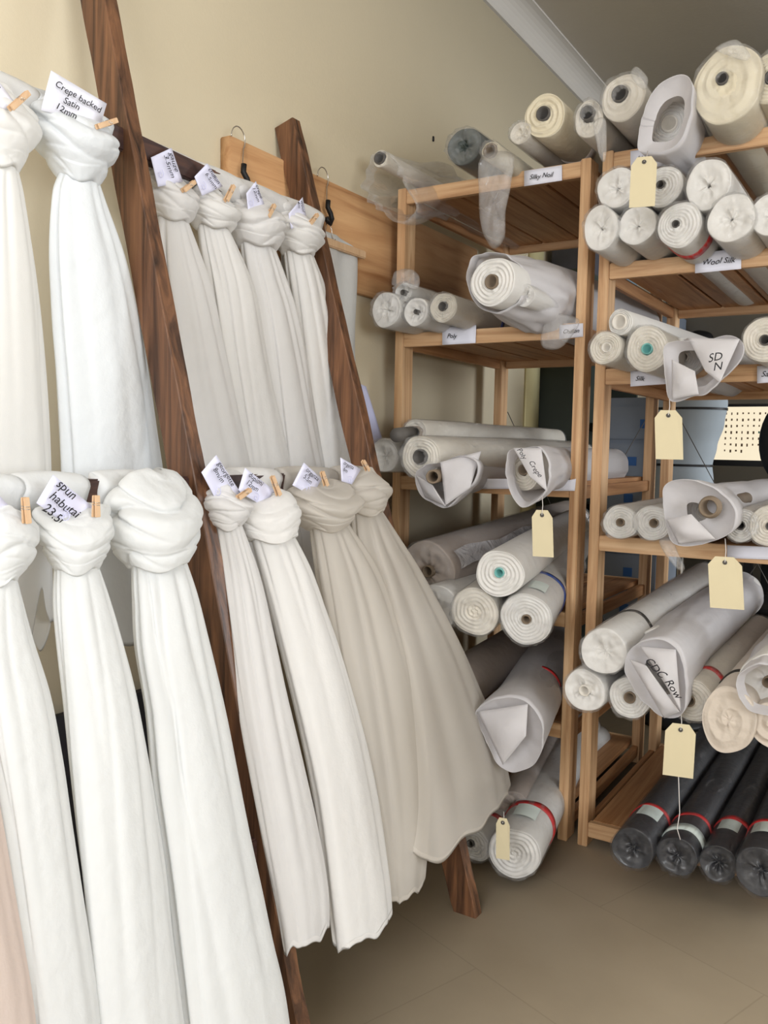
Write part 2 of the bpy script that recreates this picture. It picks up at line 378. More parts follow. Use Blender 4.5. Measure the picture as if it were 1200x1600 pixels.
def knotted_cloth(label, knot, drape, plane, mat, seed, hemz=.02, folds=7, depthr=.38, group='knotted cloths', loop=None, rung=None, amp=1.0, name='knotted_cloth', lb=.12, kamp=1.0):
    r = random.Random(seed)
    kx = [(y, a, b) for y, a, b in knot]
    # ---- drape
    RD = []
    nf = folds+5
    for k in range(nf):
        RD.append((2*PI*(k+r.uniform(-.35, .35))/nf, r.uniform(.07, .17), -r.uniform(.5, 1.0)*.25, r.uniform(.18, 1.0), r.uniform(-.75, .75), r.uniform(.5, 2.0)))
    for k in range(folds):
        RD.append((2*PI*(k+r.uniform(-.4, .4))/folds, r.uniform(.2, .42), r.uniform(-.15, .08), 9, r.uniform(-.3, .3), 1.0))
    def fold(th, t, w_):
        e = min(1, t*9+.3); g = 0
        for c0, wd, am, ln, drift, sharp in RD:
            dth = (th-c0-drift*t+PI) % (2*PI)-PI
            x_ = abs(dth)/(wd*(1+.5*t))
            if x_ < 4:
                k_ = am*math.exp(-x_**1.6)*amp
                g += k_*math.exp(-t/ln) if ln < 5 else k_*min(1, .25+t*1.3)
        g += .07*noise.noise(Vector((math.cos(th)*1.2+seed, math.sin(th)*1.2, t*3)))
        g += .012*math.sin(13*th+seed+2*t)
        dz = hemz*(noise.noise(Vector((math.cos(th)*2+seed*3, math.sin(th)*2, 1.7)))*1.4)*max(0, (t-.8)/.2)
        return 1.03+g*e, dz
    rings = cloth_rings(drape, plane, lambda t, w_: max(.022, depthr*w_+.012*(1-t)), 90, 120, fold)
    # inner hem turn so that the cloth has a thickness at the hem
    last = rings[-1]; cen = sum(last, Vector())/len(last)
    rings.append([cen+(p-cen)*.985+Vector((0, 0, .003)) for p in last])
    rings.append([cen+(p-cen)*.98+Vector((0, 0, .012)) for p in last])
    base = Vector((cen.x, cen.y, rings[-3][0].z))
    root = thing(name, base, label, 'cloth', group)
    bm = bmesh.new(); loft(bm, rings, True, False); link('drape', bm, mat, root)
    # ---- knot
    y0, a0, b0 = kx[0]; m0 = (a0+b0)/2; h0 = (b0-a0)/2
    kst = [(y0-3, m0-h0*.35, m0+h0*.35), (y0, m0-h0*.75, m0+h0*.75)]+kx[0:]
    kst[2] = (y0+3, a0, b0)
    tw = r.choice((-1, 1)); kp = r.uniform(0, 6.28)
    def kf(th, t, w_):
        e = math.sin(PI*min(1, t*1.15+.06))**.5 if t < .82 else .6
        u = 1.0*th*tw+7.0*t+kp+.6*math.sin(2*th+kp)
        g = .08-.17*kamp*(1-abs(math.sin(u)))**2.2
        u2 = 1.0*th*tw*-1+11*t+kp*2+.8*math.sin(th+kp)
        g -= .12*kamp*(1-abs(math.sin(u2)))**3*max(0, .5+.5*math.sin(th*2+kp))
        g += .05*noise.noise(Vector((math.cos(th)*1.6+seed, math.sin(th)*1.6, t*3)))+.025*noise.noise(Vector((math.cos(th)*5+seed, math.sin(th)*5, t*9)))
        dz = .010*math.sin(th*2+kp)*(1-t)+.006*math.sin(3*th)*t
        return 1+g*e, dz
    kr = cloth_rings(kst, lambda x, y: plane(x, y)+Vector((.008, 0, 0)), lambda t, w_: max(.026, w_*(.45+.3*min(1, t*2.2))), 64, 120, kf, .97)
    n_ = kr[-1]; cn = sum(n_, Vector())/len(n_)
    kr.append([cn+(p-cn)*.8+Vector((0, 0, -.004)) for p in n_]); kr.append([cn+(p-cn)*.5+Vector((0, 0, .006)) for p in n_])
    bm = bmesh.new(); loft(bm, kr, True, True); link('knot', bm, mat, root)
    if rung:
        ys = [p.y for q in kr[5:25] for p in q]; ya, yb = min(ys), max(ys); w_ = (yb-ya)
        xs = rung[0]; zz = rung[1]; Yb, Ye = ya+w_*lb, yb+w_*(loop if loop is not None else .10)
        rr = []
        for i in range(15):
            u = i/14; yy = Yb+(Ye-Yb)*u; sc = .9+.1*math.sin(PI*u)**.4
            rr.append([Vector((xs+math.cos(a)*(.028+.002*math.sin(5*a+u*6))*sc, yy+.004*math.sin(3*a), zz+.002+math.sin(a)*(.035+.002*math.sin(4*a+u*5))*sc)) for a in [2*PI*k/40 for k in range(40)]])
        bm = bmesh.new(); loft(bm, rr, True, True); link('loop', bm, mat, root)
    return root
LA = lambda x, y: lean(x, y, .055, .263)
LB = lambda x, y: lean(x, y, .055, .29)
def UPA(x, y): return atX(x, y, -1.37)
def UPB(x, y): return atX(x, y, -1.425)
def rungp(z, y):
    s = .263 if y < 1.24 else .28
    return (-.93-s*z, z)
# upper left pair
knotted_cloth('shiny white cloth on the upper rung, cut by the left photo edge', [(152, -45, 50), (190, -45, 58), (225, -40, 44), (262, -25, 27)],
              [(255, -25, 26), (300, -38, 38), (450, -52, 60), (600, -55, 74), (740, -58, 82), (985, -60, 86)], UPA, 'silk', 1, .12, rung=rungp(1.8, 1), loop=.12)
knotted_cloth('white satin cloth knotted on the upper rung under the large handwritten white card', [(174, 72, 152), (200, 50, 170), (232, 56, 173), (262, 78, 162), (285, 96, 150)],
              [(275, 92, 152), (310, 78, 165), (400, 68, 198), (500, 72, 220), (600, 80, 236), (720, 86, 250), (1000, 96, 282)], UPA, 'white2', 2, folds=5, rung=rungp(1.8, 1), loop=.12)
# upper right four
knotted_cloth('thin off-white gauze cloth on the upper rung, right beside the near scorched stile', [(278, 236, 290), (300, 230, 302), (328, 234, 300), (346, 243, 292)],
              [(340, 243, 291), (400, 236, 315), (450, 236, 332), (550, 248, 352), (650, 264, 372), (760, 280, 398), (1000, 315, 440)], UPB, 'gauze', 3, rung=rungp(1.8, 1.5), loop=.2, lb=-.6)
knotted_cloth('off-white chiffon cloth on the upper rung, second to the right of the near stile', [(300, 306, 350), (320, 300, 364), (340, 298, 365), (358, 310, 356)],
              [(353, 310, 355), (400, 314, 378), (450, 322, 397), (550, 338, 415), (650, 354, 435), (760, 368, 458), (1000, 400, 500)], UPB, 'ivory', 4, rung=rungp(1.8, 1.5), loop=.2)
knotted_cloth('white crepe cloth on the upper rung in front of the left coat hanger', [(318, 370, 422), (345, 360, 433), (368, 366, 434), (386, 376, 426)],
              [(380, 376, 425), (430, 380, 445), (480, 390, 462), (550, 400, 478), (650, 412, 496), (760, 424, 518), (1000, 455, 560)], UPB, 'gauze', 5, rung=rungp(1.8, 1.5), loop=.2)
knotted_cloth('plain white cloth on the upper rung against the far scorched stile', [(342, 436, 488), (362, 430, 496), (382, 438, 490), (398, 446, 484)],
              [(392, 445, 485), (450, 452, 508), (550, 466, 530), (650, 478, 548), (760, 488, 562), (1000, 510, 600)], UPB, 'ivory', 6, folds=6, rung=rungp(1.8, 1.5), loop=.1)
# lower left
knotted_cloth('pale peach cloth at the bottom left corner, left of the white ones', [(800, -190, -75), (840, -190, -80), (890, -170, -95)],
              [(880, -170, -95), (1000, -190, -50), (1200, -190, -10), (1400, -190, 30), (1600, -180, 62), (1720, -170, 75)], LA, 'peach', 7)
knotted_cloth('white cloth knotted on the lower rung at the left edge under a lilac card', [(800, -48, 50), (835, -48, 54), (872, -42, 46), (905, -30, 24)],
              [(898, -30, 24), (1000, -45, 50), (1100, -35, 80), (1200, -15, 98), (1300, 3, 112), (1450, 25, 134), (1600, 48, 156), (1730, 64, 172)], LA, 'white', 8, folds=5, rung=rungp(1.11, 1), loop=.1)
knotted_cloth('white spun cloth on the lower rung, middle of the three big front cloths', [(797, 58, 166), (830, 60, 168), (860, 74, 164), (888, 90, 150)],
              [(880, 86, 150), (940, 84, 172), (1000, 88, 190), (1100, 98, 215), (1200, 107, 233), (1300, 116, 247), (1400, 128, 260), (1500, 140, 270), (1600, 152, 282), (1730, 166, 298)], LA, 'white', 9, folds=5, rung=rungp(1.11, 1), loop=-.02, kamp=.6)
knotted_cloth('white cloth with the biggest puffed knot, beside the near scorched stile', [(742, 200, 278), (770, 180, 292), (805, 172, 300), (845, 180, 298), (882, 207, 286)],
              [(872, 207, 286), (930, 206, 306), (1000, 208, 324), (1100, 224, 347), (1200, 232, 368), (1300, 245, 389), (1400, 257, 409), (1500, 268, 428), (1600, 278, 450), (1700, 290, 465)], LA, 'white', 10, folds=6, rung=rungp(1.11, 1), loop=-.05, amp=1.2, kamp=1.5)
# lower right
knotted_cloth('thin white georgette cloth with a small knot, first right of the near stile', [(765, 322, 372), (785, 319, 384), (805, 325, 382), (822, 334, 372)],
              [(816, 333, 373), (900, 342, 404), (1000, 354, 428), (1100, 368, 450), (1200, 385, 473), (1300, 405, 495), (1400, 428, 512), (1462, 440, 515)], LB, 'gauze', 11, folds=9, rung=rungp(1.11, 1.5), loop=.25)
knotted_cloth('white dupioni cloth with a smooth square knot, second right of the near stile', [(772, 388, 448), (795, 381, 454), (820, 386, 456), (840, 394, 454)],
              [(832, 394, 452), (900, 410, 486), (1000, 436, 520), (1100, 461, 547), (1200, 482, 572), (1300, 499, 592), (1400, 512, 607), (1450, 518, 611)], LB, 'ivory', 12, folds=4, rung=rungp(1.11, 1.5), loop=.1, kamp=.5)
knotted_cloth('sheer cream organza cloth, third right of the near stile', [(757, 468, 536), (775, 455, 545), (800, 462, 544), (824, 488, 534)],
              [(815, 487, 537), (900, 497, 590), (1000, 520, 622), (1100, 545, 645), (1200, 568, 660), (1300, 590, 664), (1385, 606, 660)], LB, 'organza', 13, folds=6, rung=rungp(1.11, 1.5), loop=.0)
knotted_cloth('widest sheer cream cloth fanning out past the far stile', [(738, 550, 588), (758, 541, 596), (780, 543, 594), (800, 551, 590)],
              [(794, 550, 590), (850, 550, 625), (900, 558, 655), (1000, 577, 703), (1100, 594, 742), (1200, 607, 776), (1285, 618, 792)], LB, 'organza', 14, .03, folds=8, depthr=.3, rung=rungp(1.11, 1.5), loop=.0)

# ================================================================== CARDS AND PEGS
def card(label, q, X, lines, mat='card', size=.012, start=(.1, .74), swirl=True, pitch=1.05):
    """q: corners tl, tr, br, bl of the card as it is read, on the plane x = X"""
    P = [atX(x, y, X) for x, y in q]; cen = sum(P, Vector())/4
    root = link('name_card', sheet(P, 6, .0008, .003), mat, loc=cen); tag(root, label, 'card', 'name cards pegged to the cloths')
    xd = P[1]-P[0]; yd = P[0]-P[3]; xn = xd.normalized(); yn = (yd-xn*yd.dot(xn)).normalized(); H = yd.dot(yn)
    nv = xn.cross(yn); nv = nv if nv.dot(CAM-cen) > 0 else -nv
    for i, t_ in enumerate(lines):
        text(root, t_, P[0]+xd*start[0]-yn*(H*(1-start[1])+size*pitch*i), xd, yd, size, lift=.005)
    if swirl:
        c2 = P[3]*.25+P[2]*.45+cen*.3; bm = bmesh.new()
        tube(bm, [c2+nv*.005+(xn*math.cos(a)+yn*math.sin(a))*(.0012*a) for a in [k*.45 for k in range(20)]], .0007, 5)
        link('swirl_print', bm, 'swirl', root)
    return root
def peg(label, p, q, X):
    a, b = atX(*p, X), atX(*q, X); d = (b-a); L = d.length; d.normalize()
    root = thing('clothes_peg', (a+b)/2, label, 'clothes peg', 'small wooden pegs')
    wd = Vector((0, 0, 1)) if abs(d.z) < .8 else Vector((0, 1, 0)); wd = (wd-d*wd.dot(d)).normalized(); n = d.cross(wd)
    for s in (-1, 1):
        bm = bmesh.new(); bar(bm, a+n*s*.0045, b+n*s*.0028, .009, .0038, n, .0008); link('prong', bm, 'peg', root, smooth=False)
    bm = bmesh.new(); m = (a+b)/2
    tube(bm, [m+n*(.0065*math.cos(t))+wd*(.0052*math.sin(t))+d*(.0006*t) for t in [k*.5 for k in range(26)]], .0006, 5)
    link('spring', bm, 'metal', root); return root
XA, XB, XC, XD = -1.325, -1.38, -1.13, -1.165
card('white card with black handwriting on the satin cloth at top left', [(80, 110), (167, 162), (157, 196), (64, 172)], XA, ['Crepe backed', '    Satin', ' 12mm'], 'cardw', .0175, start=(.05, .66), swirl=False)
card('white card corner cut by the left edge on the upper rung', [(-22, 100), (23, 160), (10, 172), (-40, 150)], XA, ['Satin'], 'cardw', .015, swirl=False)
card('lilac gauze card just right of the near stile, upper rung', [(268, 231), (286, 284), (247, 292), (236, 246)], XB, ['gauze', '3.5mm'], size=.017)
card('lilac chiffon card on the upper rung', [(324, 255), (348, 291), (316, 306), (304, 276)], XB, ['chiffon', '6.5mm'], size=.015)
card('lilac crepe card on the upper rung, below the left coat hanger', [(400, 283), (414, 322), (388, 330), (385, 302)], XB, ['crepe', '12mm'], size=.014)
card('narrow lilac card in front of the far stile, upper rung', [(473, 308), (480, 345), (455, 358), (451, 334)], XB, ['wool', '4m'], size=.014)
card('lilac card corner at the left edge on the lower rung', [(-45, 800), (-5, 770), (38, 815), (0, 830)], XC, ['crepe'], size=.014)
card('lilac spun habutai card on the lower rung beside the middle front cloth', [(83, 742), (147, 793), (118, 830), (57, 786)], XC, ['spun', 'habutai', '23.5mm'], size=.021)
card('lilac georgette card, first right of the near stile on the lower rung', [(338, 711), (376, 770), (345, 795), (315, 738)], XD, ['georgette', '8m/m'], size=.016)
card('lilac dupioni card between two pegs on the lower rung', [(383, 731), (431, 768), (410, 790), (372, 768)], XD, ['dupioni', '12mm'], size=.016)
card('lilac organza card on the lower rung', [(475, 723), (503, 748), (487, 775), (457, 758)], XD, ['organza', '5.5m'], size=.0165)
card('lilac card lying slanted left of the far stile on the lower rung', [(532, 715), (564, 733), (550, 757), (534, 752)], XD, ['organza', ' 6m'], size=.014)
peg('peg standing slanted on the upper rung, at the left edge beside bare rung', (16, 170), (44, 145), XA+.02)
peg('peg clipped over the right corner of the large white card, touching the near stile', (152, 198), (182, 188), XA+.02)
peg('peg on the upper rung between the gauze and chiffon cards', (286, 298), (304, 284), XB+.02)
peg('peg right of the chiffon card on the upper rung', (353, 314), (365, 290), XB+.02)
peg('peg right of the crepe card on the upper rung', (418, 339), (429, 320), XB+.02)
peg('peg on the upper rung overlapping the far stile', (483, 351), (496, 335), XB+.02)
peg('upright peg on the lower rung at the left edge', (42, 818), (39, 777), XC+.02)
peg('upright peg on the middle big front cloth, right of its card', (150, 808), (150, 774), XC+.02)
peg('peg lying between the georgette and dupioni cards', (372, 778), (391, 765), XD+.02)
peg('upright peg right of the dupioni card', (436, 774), (425, 744), XD+.02)
peg('peg right of the organza card on the lower rung', (510, 759), (503, 737), XD+.02)
peg('peg on the lower rung touching the far stile', (575, 735), (567, 720), XD+.02)

# ================================================================== HANGERS ON THE WALL BOARD
def hanger(label, yc, cl):
    x = W+.06; z0 = 1.985
    root = thing('coat_hanger', (x, yc, z0), label, 'hanger', 'hooked clip hangers on the board')
    bm = bmesh.new(); pts = []
    for k in range(19):
        a = PI*1.02-k/18*PI*1.25
        pts.append((x-.02+.0*k, yc+.026*math.cos(a), z0-.003+.03*math.sin(a)))
    pts += [(x-.01, yc+.006, z0-.065), (x, yc, z0-.085)]
    tube(bm, pts, .0016); link('hook', bm, 'metal', root)
    bm = bmesh.new(); tube(bm, [(x, yc, z0-.07), (x, yc-.002, z0-.09), (x+.002, yc+.010, z0-.105), (x+.003, yc+.016, z0-.12), (x+.003, yc+.008, z0-.135), (x+.003, yc-.006, z0-.13), (x+.003, yc-.012, z0-.122)], .0075, 10)
    link('swivel_clip', bm, 'black', root)
    bm = bmesh.new()
    for s in (-1, 1): tube(bm, [(x, yc+.004*s, z0-.13), (x+.003, yc+s*.014, z0-.15), (x+.004, yc+s*.02, z0-.175), (x+.012, yc+s*.024, z0-.18)], .0014)
    link('clip_wire', bm, 'metal', root)
    bm = bmesh.new(); bar(bm, (x+.004, yc-.19, z0-.192), (x+.004, yc+.19, z0-.192), .016, .024, (0, 0, 1)); link('hanger_bar', bm, 'peg', root, smooth=False)
    return root
hanger('wire-hooked hanger on the pine board, left of the far stile', 1.725, False)
hanger('wire-hooked wooden hanger on the pine board, right of the far stile', 2.095, True)
# white cloth folded over the second hanger
bm = bmesh.new(); rings = []
for i in range(60):
    z = 1.825-i/59*.68; r = []
    for k in range(80):
        th = 2*PI*k/80; s = math.sin(th); e = abs(s)**.5*(1 if s > 0 else -1)
        r.append(Vector((W+.046+math.cos(th)*(.012+.006*math.sin(e*9+i*.03)), 2.085+e*(.185+.004*math.sin(i*.2)), z+(.03*max(0, 1-i/5)*-abs(e)**3))))
    rings.append(r)
loft(bm, rings, True, False)
tag(link('folded_cloth', bm, 'white', loc=Vector((W+.046, 2.085, 1.145))), 'flat white cloth folded over the hanger bar right of the far stile', 'cloth')
P = [Vector((-1.50, 2.20, 1.40)), Vector((-1.50, 2.285, 1.385)), Vector((-1.50, 2.41, 1.185)), Vector((-1.50, 2.30, 1.15))]
tag(link('paper_sheet', sheet(P, 8, .001, .003), 'paper', loc=P[2]), 'blank lilac paper sheet hanging right of the far stile', 'paper')

# ================================================================== SHELVING UNITS
def shelving(label, x0, x1, levels, ztop, skip=()):
    Y0, Y1, Yr0, Yr1 = 2.465, 2.535, 3.255, 3.325
    root = thing('shelving_unit', ((x0+x1)/2, 2.9, 0), label, 'shelving unit', 'slatted pine shelving units')
    for xa in (x0, x1-.03):
        for ya, yb in ((Y0, Y1), (Yr0, Yr1)):
            link('post', B((xa, ya, 0), (xa+.03, yb, ztop), .002), 'pineZ', root, smooth=False)
    for z in levels:
        link('front_rail', B((x0+.03, Y0+.005, z-.045), (x1-.03, Y0+.028, z), .002), 'pineX', root, smooth=False)
        link('back_rail', B((x0+.03, Yr1-.028, z-.045), (x1-.03, Yr1-.005, z), .002), 'pineX', root, smooth=False)
        link('side_rail', B((x0+.004, Y1, z-.05), (x0+.024, Yr0, z-.012), .002), 'pineY', root, smooth=False)
        link('side_rail', B((x1-.024, Y1, z-.05), (x1-.004, Yr0, z-.012), .002), 'pineY', root, smooth=False)
        bm = bmesh.new(); n = 4; wd = (x1-x0-.064)/n
        for i in range(n): box(bm, (x0+.032+i*wd+.004, Y0+.029, z-.018), (x0+.032+(i+1)*wd-.004, Yr1-.029, z), .002)
        link('shelf', bm, 'pineY', root, smooth=False)
    bm = bmesh.new()
    for s in (0, 1):
        a, b = ((x0+.03, x1-.03) if s else (x1-.03, x0+.03))
        tube(bm, [(a, Yr1+.004, .25), (b, Yr1+.004, 1.35)], .0018, 6)
    link('cross_brace', bm, 'coreg', root); return root
LV_L = [2.035, 1.572, 1.10, .706, .361, .08]
LV_R = [2.045, 1.735, 1.434, .948, .505, .075]
shelving('left slatted pine shelving unit next to the wall, between its two rows of posts', -1.507, -.856, LV_L, 2.04)
shelving('right slatted pine shelving unit cut by the photo edge', -.822, -.14, LV_R, 2.05)

# ================================================================== FABRIC ROLLS
def dirn(yaw, pitch): return Vector((math.tan(yaw), 1, math.tan(pitch))).normalized()
def frame(d):
    x = Vector((1, 0, 0)); x = (x-d*x.dot(d)).normalized(); z = x.cross(d)
    if z.z < 0: z = -z
    return x, z
class RollInfo: pass
def roll(label, px, py, r, Y, L=1.0, hole=.3, style='spiral', sx=1, sz=1, yaw=0, pitch=0, mat='roll', core='core', wrap=None, name='fabric_roll', group=None, seed=None, bands=(), sticker=None, hc=(0, 0), prot=0, taper=0, layers=7):
    seed = seed if seed is not None else int(px*7+py) % 997; q = random.Random(seed)
    P = atY(px, py, Y); R = r*depth(P)/FPX
    d = dirn(math.radians(yaw), math.radians(pitch)); ax, az = frame(d)
    root = thing(name, P-Vector((0, 0, R*sz)), label, 'fabric roll', group or 'rolls of fabric on the shelves')
    p1, p2, p3 = q.uniform(0, 6.28), q.uniform(0, 6.28), q.uniform(0, 6.28)
    def rad(th, s, k=1):
        return k*R*(1+.025*math.sin(2*th+p1)+.018*math.sin(3*th+p2)+.012*math.sin(5*th+p3+s*4)+.02*noise.noise(Vector((math.cos(th)*1.5+seed, math.sin(th)*1.5, s*5))))*(1-taper*s)
    def pt(th, rr, s): return P+ax*(math.cos(th)*rr*sx)+az*(math.sin(th)*rr*sz)+d*s
    NT = 80; TH = [2*PI*k/NT for k in range(NT)]; rings = []
    hr = max(hole, .06); hx, hz = hc
    rings.append([pt(t, rad(t, L)*.3, L) for t in TH]); 
    rings.append([pt(t, rad(t, L)*.96, L) for t in TH])
    for i in range(13):
        s = L-.01-(L-.02)*i/12; rings.append([pt(t, rad(t, s), s) for t in TH])
    rings.append([pt(t, rad(t, 0)*.985, .003) for t in TH])
    NR = 26
    for i in range(NR+1):
        u = i/NR; k = .965+(hr*1.02-.965)*u; rg = []
        for t in TH:
            if style == 'spiral':
                ph = (k*layers+t/(2*PI)) % 1.0
                so = .0065*(1-abs(2*ph-1))**.7+.003*noise.noise(Vector((math.cos(t)*2, math.sin(t)*2, k*5+seed)))
            elif style == 'fold':
                so = .010*(1-u)*0+.010*abs(math.sin(1.5*t+p1+u*.8))**.6*u*(1-u*.3)*1.3+.003*math.sin(4*t+p2+2*u)*u+.005*noise.noise(Vector((math.cos(t)*u*3, math.sin(t)*u*3, seed)))+.008*u
            else: so = .006*math.sin(k*14+math.sin(3*t))
            rg.append(pt(t, rad(t, 0)*k, so)+ax*(hx*R*u)+az*(hz*R*u))
        rings.append(rg)
    if hole > .01:
        for s in (.03, L*.8): rings.append([pt(t, R*hr, s)+ax*(hx*R)+az*(hz*R) for t in TH])
    bm = bmesh.new(); loft(bm, rings, True, True); link('fabric', bm, mat, root)
    if hole > .12:
        bm = bmesh.new(); cc = lambda t, rr, s: P+ax*(math.cos(t)*rr+hx*R)+az*(math.sin(t)*rr+hz*R)+d*s
        T2 = [2*PI*k/40 for k in range(40)]; ro, ri = R*hr, R*hr*.80
        loft(bm, [[cc(t, ro, L*.8) for t in T2], [cc(t, ro, -.003-prot) for t in T2], [cc(t, ri, -.003-prot) for t in T2], [cc(t, ri, L*.8) for t in T2]]); link('core_tube', bm, core, root)
    if wrap:
        bm = bmesh.new(); rg = []
        def wr(t, s, k): return pt(t, rad(t, max(s, 0), k)+.001+.005*abs(noise.noise(Vector((math.cos(t)*4+seed, math.sin(t)*4, s*9)))), s)
        for i in range(14): rg.append([wr(t, L*(1-i/13)+.0, 1.01) for t in TH])
        rg.append([wr(t, -.012, .98)+d*(.012*noise.noise(Vector((math.cos(t)*3, math.sin(t)*3, seed)))) for t in TH])
        rg.append([wr(t, -.020, .78)+d*(.02*noise.noise(Vector((math.cos(t)*3, math.sin(t)*3, seed+5)))) for t in TH])
        rg.append([wr(t, -.012, .5)+d*(.02*noise.noise(Vector((math.cos(t)*3, math.sin(t)*3, seed+9)))) for t in TH])
        rg.append([wr(t, -.006, .28)+d*(.01*noise.noise(Vector((math.cos(t)*3, math.sin(t)*3, seed+11)))) for t in TH])
        loft(bm, rg); link('plastic_wrap', bm, wrap, root)
    for (s0, s1, bmmat) in bands:
        bm = bmesh.new(); loft(bm, [[pt(t, rad(t, s)*k, s) for t in TH] for s, k in ((s0, 1.0), (s0, 1.05), (s1, 1.05), (s1, 1.0))])
        link('tape_band', bm, bmmat, root)
    if sticker:
        s0, s1, t0, t1 = sticker; bm = bmesh.new(); g = []
        for i in range(9):
            g.append([bm.verts.new(pt(math.radians(t0+(t1-t0)*j/8), rad(0, s0+(s1-s0)*i/8)*1.062, s0+(s1-s0)*i/8)) for j in range(9)])
        for i in range(8):
            for j in range(8): bm.faces.new((g[i][j], g[i+1][j], g[i+1][j+1], g[i][j+1]))
        link('sticker', bm, 'sticker', root)
    I = RollInfo(); I.root = root; I.P = P; I.R = R; I.d = d; I.ax = ax; I.az = az; I.pt = pt; I.seed = seed; I.L = L; return I
def bag(I, contour, Y, s_back=.35, kback=1.06, mat='bag', name='poly_bag', lip=.86, tip=None, wr=.004, kmid=None):
    """sleeve lofted from the roll's body to a mouth contour (photo outline at its own depth Y)"""
    pts = []
    for c in contour:
        pts.append(atY(c[0], c[1], c[2] if len(c) > 2 else Y))
    cen = sum(pts, Vector())/len(pts); n = 96
    # closed Catmull-Rom resample
    m = len(pts); sm = []
    for i in range(m):
        a, b, c_, d_ = pts[(i-1) % m], pts[i], pts[(i+1) % m], pts[(i+2) % m]
        for k in range(16):
            u = k/16; sm.append(.5*((2*b)+(c_-a)*u+(2*a-5*b+4*c_-d_)*u*u+(3*b-a-3*c_+d_)*u*u*u))
    ang = lambda p: math.atan2((p-cen).dot(I.az), (p-cen).dot(I.ax))
    mouth = []
    A = [ang(p) for p in sm]
    for k in range(n):
        t = -PI+2*PI*(k+.5)/n
        best = min(range(len(sm)), key=lambda i: abs((A[i]-t+PI) % (2*PI)-PI)); mouth.append(sm[best])
    TH = [-PI+2*PI*(k+.5)/n for k in range(n)]
    back = [I.pt(t, I.R*kback, s_back) for t in TH]
    far = [I.pt(t, I.R*(kback-.03), I.L*.98) for t in TH]
    rings = [far]
    for i in range(7): rings.append([far[k].lerp(back[k], i/6)+(I.ax*math.cos(TH[k])+I.az*math.sin(TH[k]))*(wr*noise.noise(Vector((math.cos(TH[k])*2+I.seed, math.sin(TH[k])*2, i*.8)))) for k in range(n)])
    for i in range(1, 13):
        u = i/12; e = u*u*(3-2*u); row = []
        for k in range(n):
            p = back[k].lerp(mouth[k], e); along = back[k].lerp(mouth[k], u)
            p = p+I.d*((along-p).dot(I.d))
            p = p+(I.ax*math.cos(TH[k])+I.az*math.sin(TH[k]))*(wr*2*noise.noise(Vector((math.cos(TH[k])*3+I.seed, math.sin(TH[k])*3, u*1.5))))*(1-u*.6)
            row.append(p)
        rings.append(row)
    last = rings[-1]
    for k_, s in ((.985, .002), (.93, .015), (lip, .035)):
        rings.append([cen+(p-cen)*k_+I.d*s for p in last])
    bm = bmesh.new(); loft(bm, rings); return link(name, bm, mat, I.root)
def flap(I, pts, mat='bag', name='bag_flap', bulge=-.012, n=12):
    P = [atY(*p) for p in pts]
    c = (P[0]-P[2]).cross(P[1]-P[3]).normalized()
    if c.dot(CAM-P[0]) < 0: c = -c
    bm = sheet(P, n, .0012, abs(bulge), c); return link(name, bm, mat, I.root)
def writing(I, s, p, q, Y, size, Y2=None):
    a, b = atY(p[0], p[1], Y), atY(q[0], q[1], Y2 or Y); up = Vector((0, 0, 1))
    text(I.root, s, a, b-a, up, size, lift=.012)
G_top = 'rolls of fabric on top of the shelving'
# --- top of the shelving
A = roll('thin roll in a big baggy clear bag, leftmost on top of the shelving', 593, 247, 13, 2.28, 1.15, .72, 'spiral', mat='roll', core='coreg', group=G_top, layers=2)
bag(A, [(572, 262), (580, 240), (596, 233), (614, 242), (624, 270), (640, 300), (650, 325), (628, 341), (598, 334), (576, 312), (566, 286)], 2.27, .45, 2.9, 'wrap2', 'clear_bag', wr=.022, lip=.9)
A = roll('dark green roll sealed in shiny clear plastic on top of the shelving', 725, 229, 29, 2.34, .9, 0, 'fold', mat='rolld', wrap='wrap', group=G_top)
A = roll('slim cardboard-cored roll with an empty clear bag hanging down from it', 766, 236, 15, 2.30, 1.1, .75, 'spiral', mat='rollc', wrap='wrap', group=G_top, core='core')
H = [(752, 245), (800, 240), (798, 290), (790, 330), (788, 372), (770, 388), (752, 355), (748, 300)]
def limp(I, pts, Y, th=.014, mat='wrap2', name='loose_bag_end'):
    c = Vector((0, 0, 0)); P = [atY(x, y, Y) for x, y in pts]; c = sum(P, Vector())/len(P); m = len(P); sm = []
    for i in range(m):
        a, b, c_, d_ = P[(i-1) % m], P[i], P[(i+1) % m], P[(i+2) % m]
        for k in range(8):
            u = k/8; sm.append(.5*((2*b)+(c_-a)*u+(2*a-5*b+4*c_-d_)*u*u+(3*b-a-3*c_+d_)*u*u*u))
    rings = []
    for f, o in ((.05, 1), (.5, .92), (.85, .6), (1, 0), (.85, -.6), (.5, -.92), (.05, -1)):
        rings.append([c+(p-c)*f+Vector((0, -th*o*(1+.8*math.sin(i*.5+f*4)*.5), 0)) for i, p in enumerate(sm)])
    bm = bmesh.new(); loft(bm, rings, True, True); return link(name, bm, mat, I.root)
limp(A, H, 2.28)
A = roll('small roll end in crumpled clear plastic, left of the cream ragged roll', 813, 208, 17, 2.36, 1.0, 0, 'fold', mat='roll', wrap='wrap2', group=G_top)
A = roll('cream roll with ragged layered end and dark core on top of the shelving', 850, 180, 33, 2.36, 1.0, .34, 'spiral', mat='rollc', core='coreg', sz=1.02, group=G_top, hc=(-.05, .08), layers=4, bands=((.25, .29, 'rollg'),))
A = roll('roll in clear plastic above the middle posts, dark core high in its end', 920, 186, 27, 2.34, 1.0, .42, 'fold', sx=.85, sz=1.1, mat='roll', core='coreg', wrap='wrap2', hc=(-.1, .35), group=G_top)
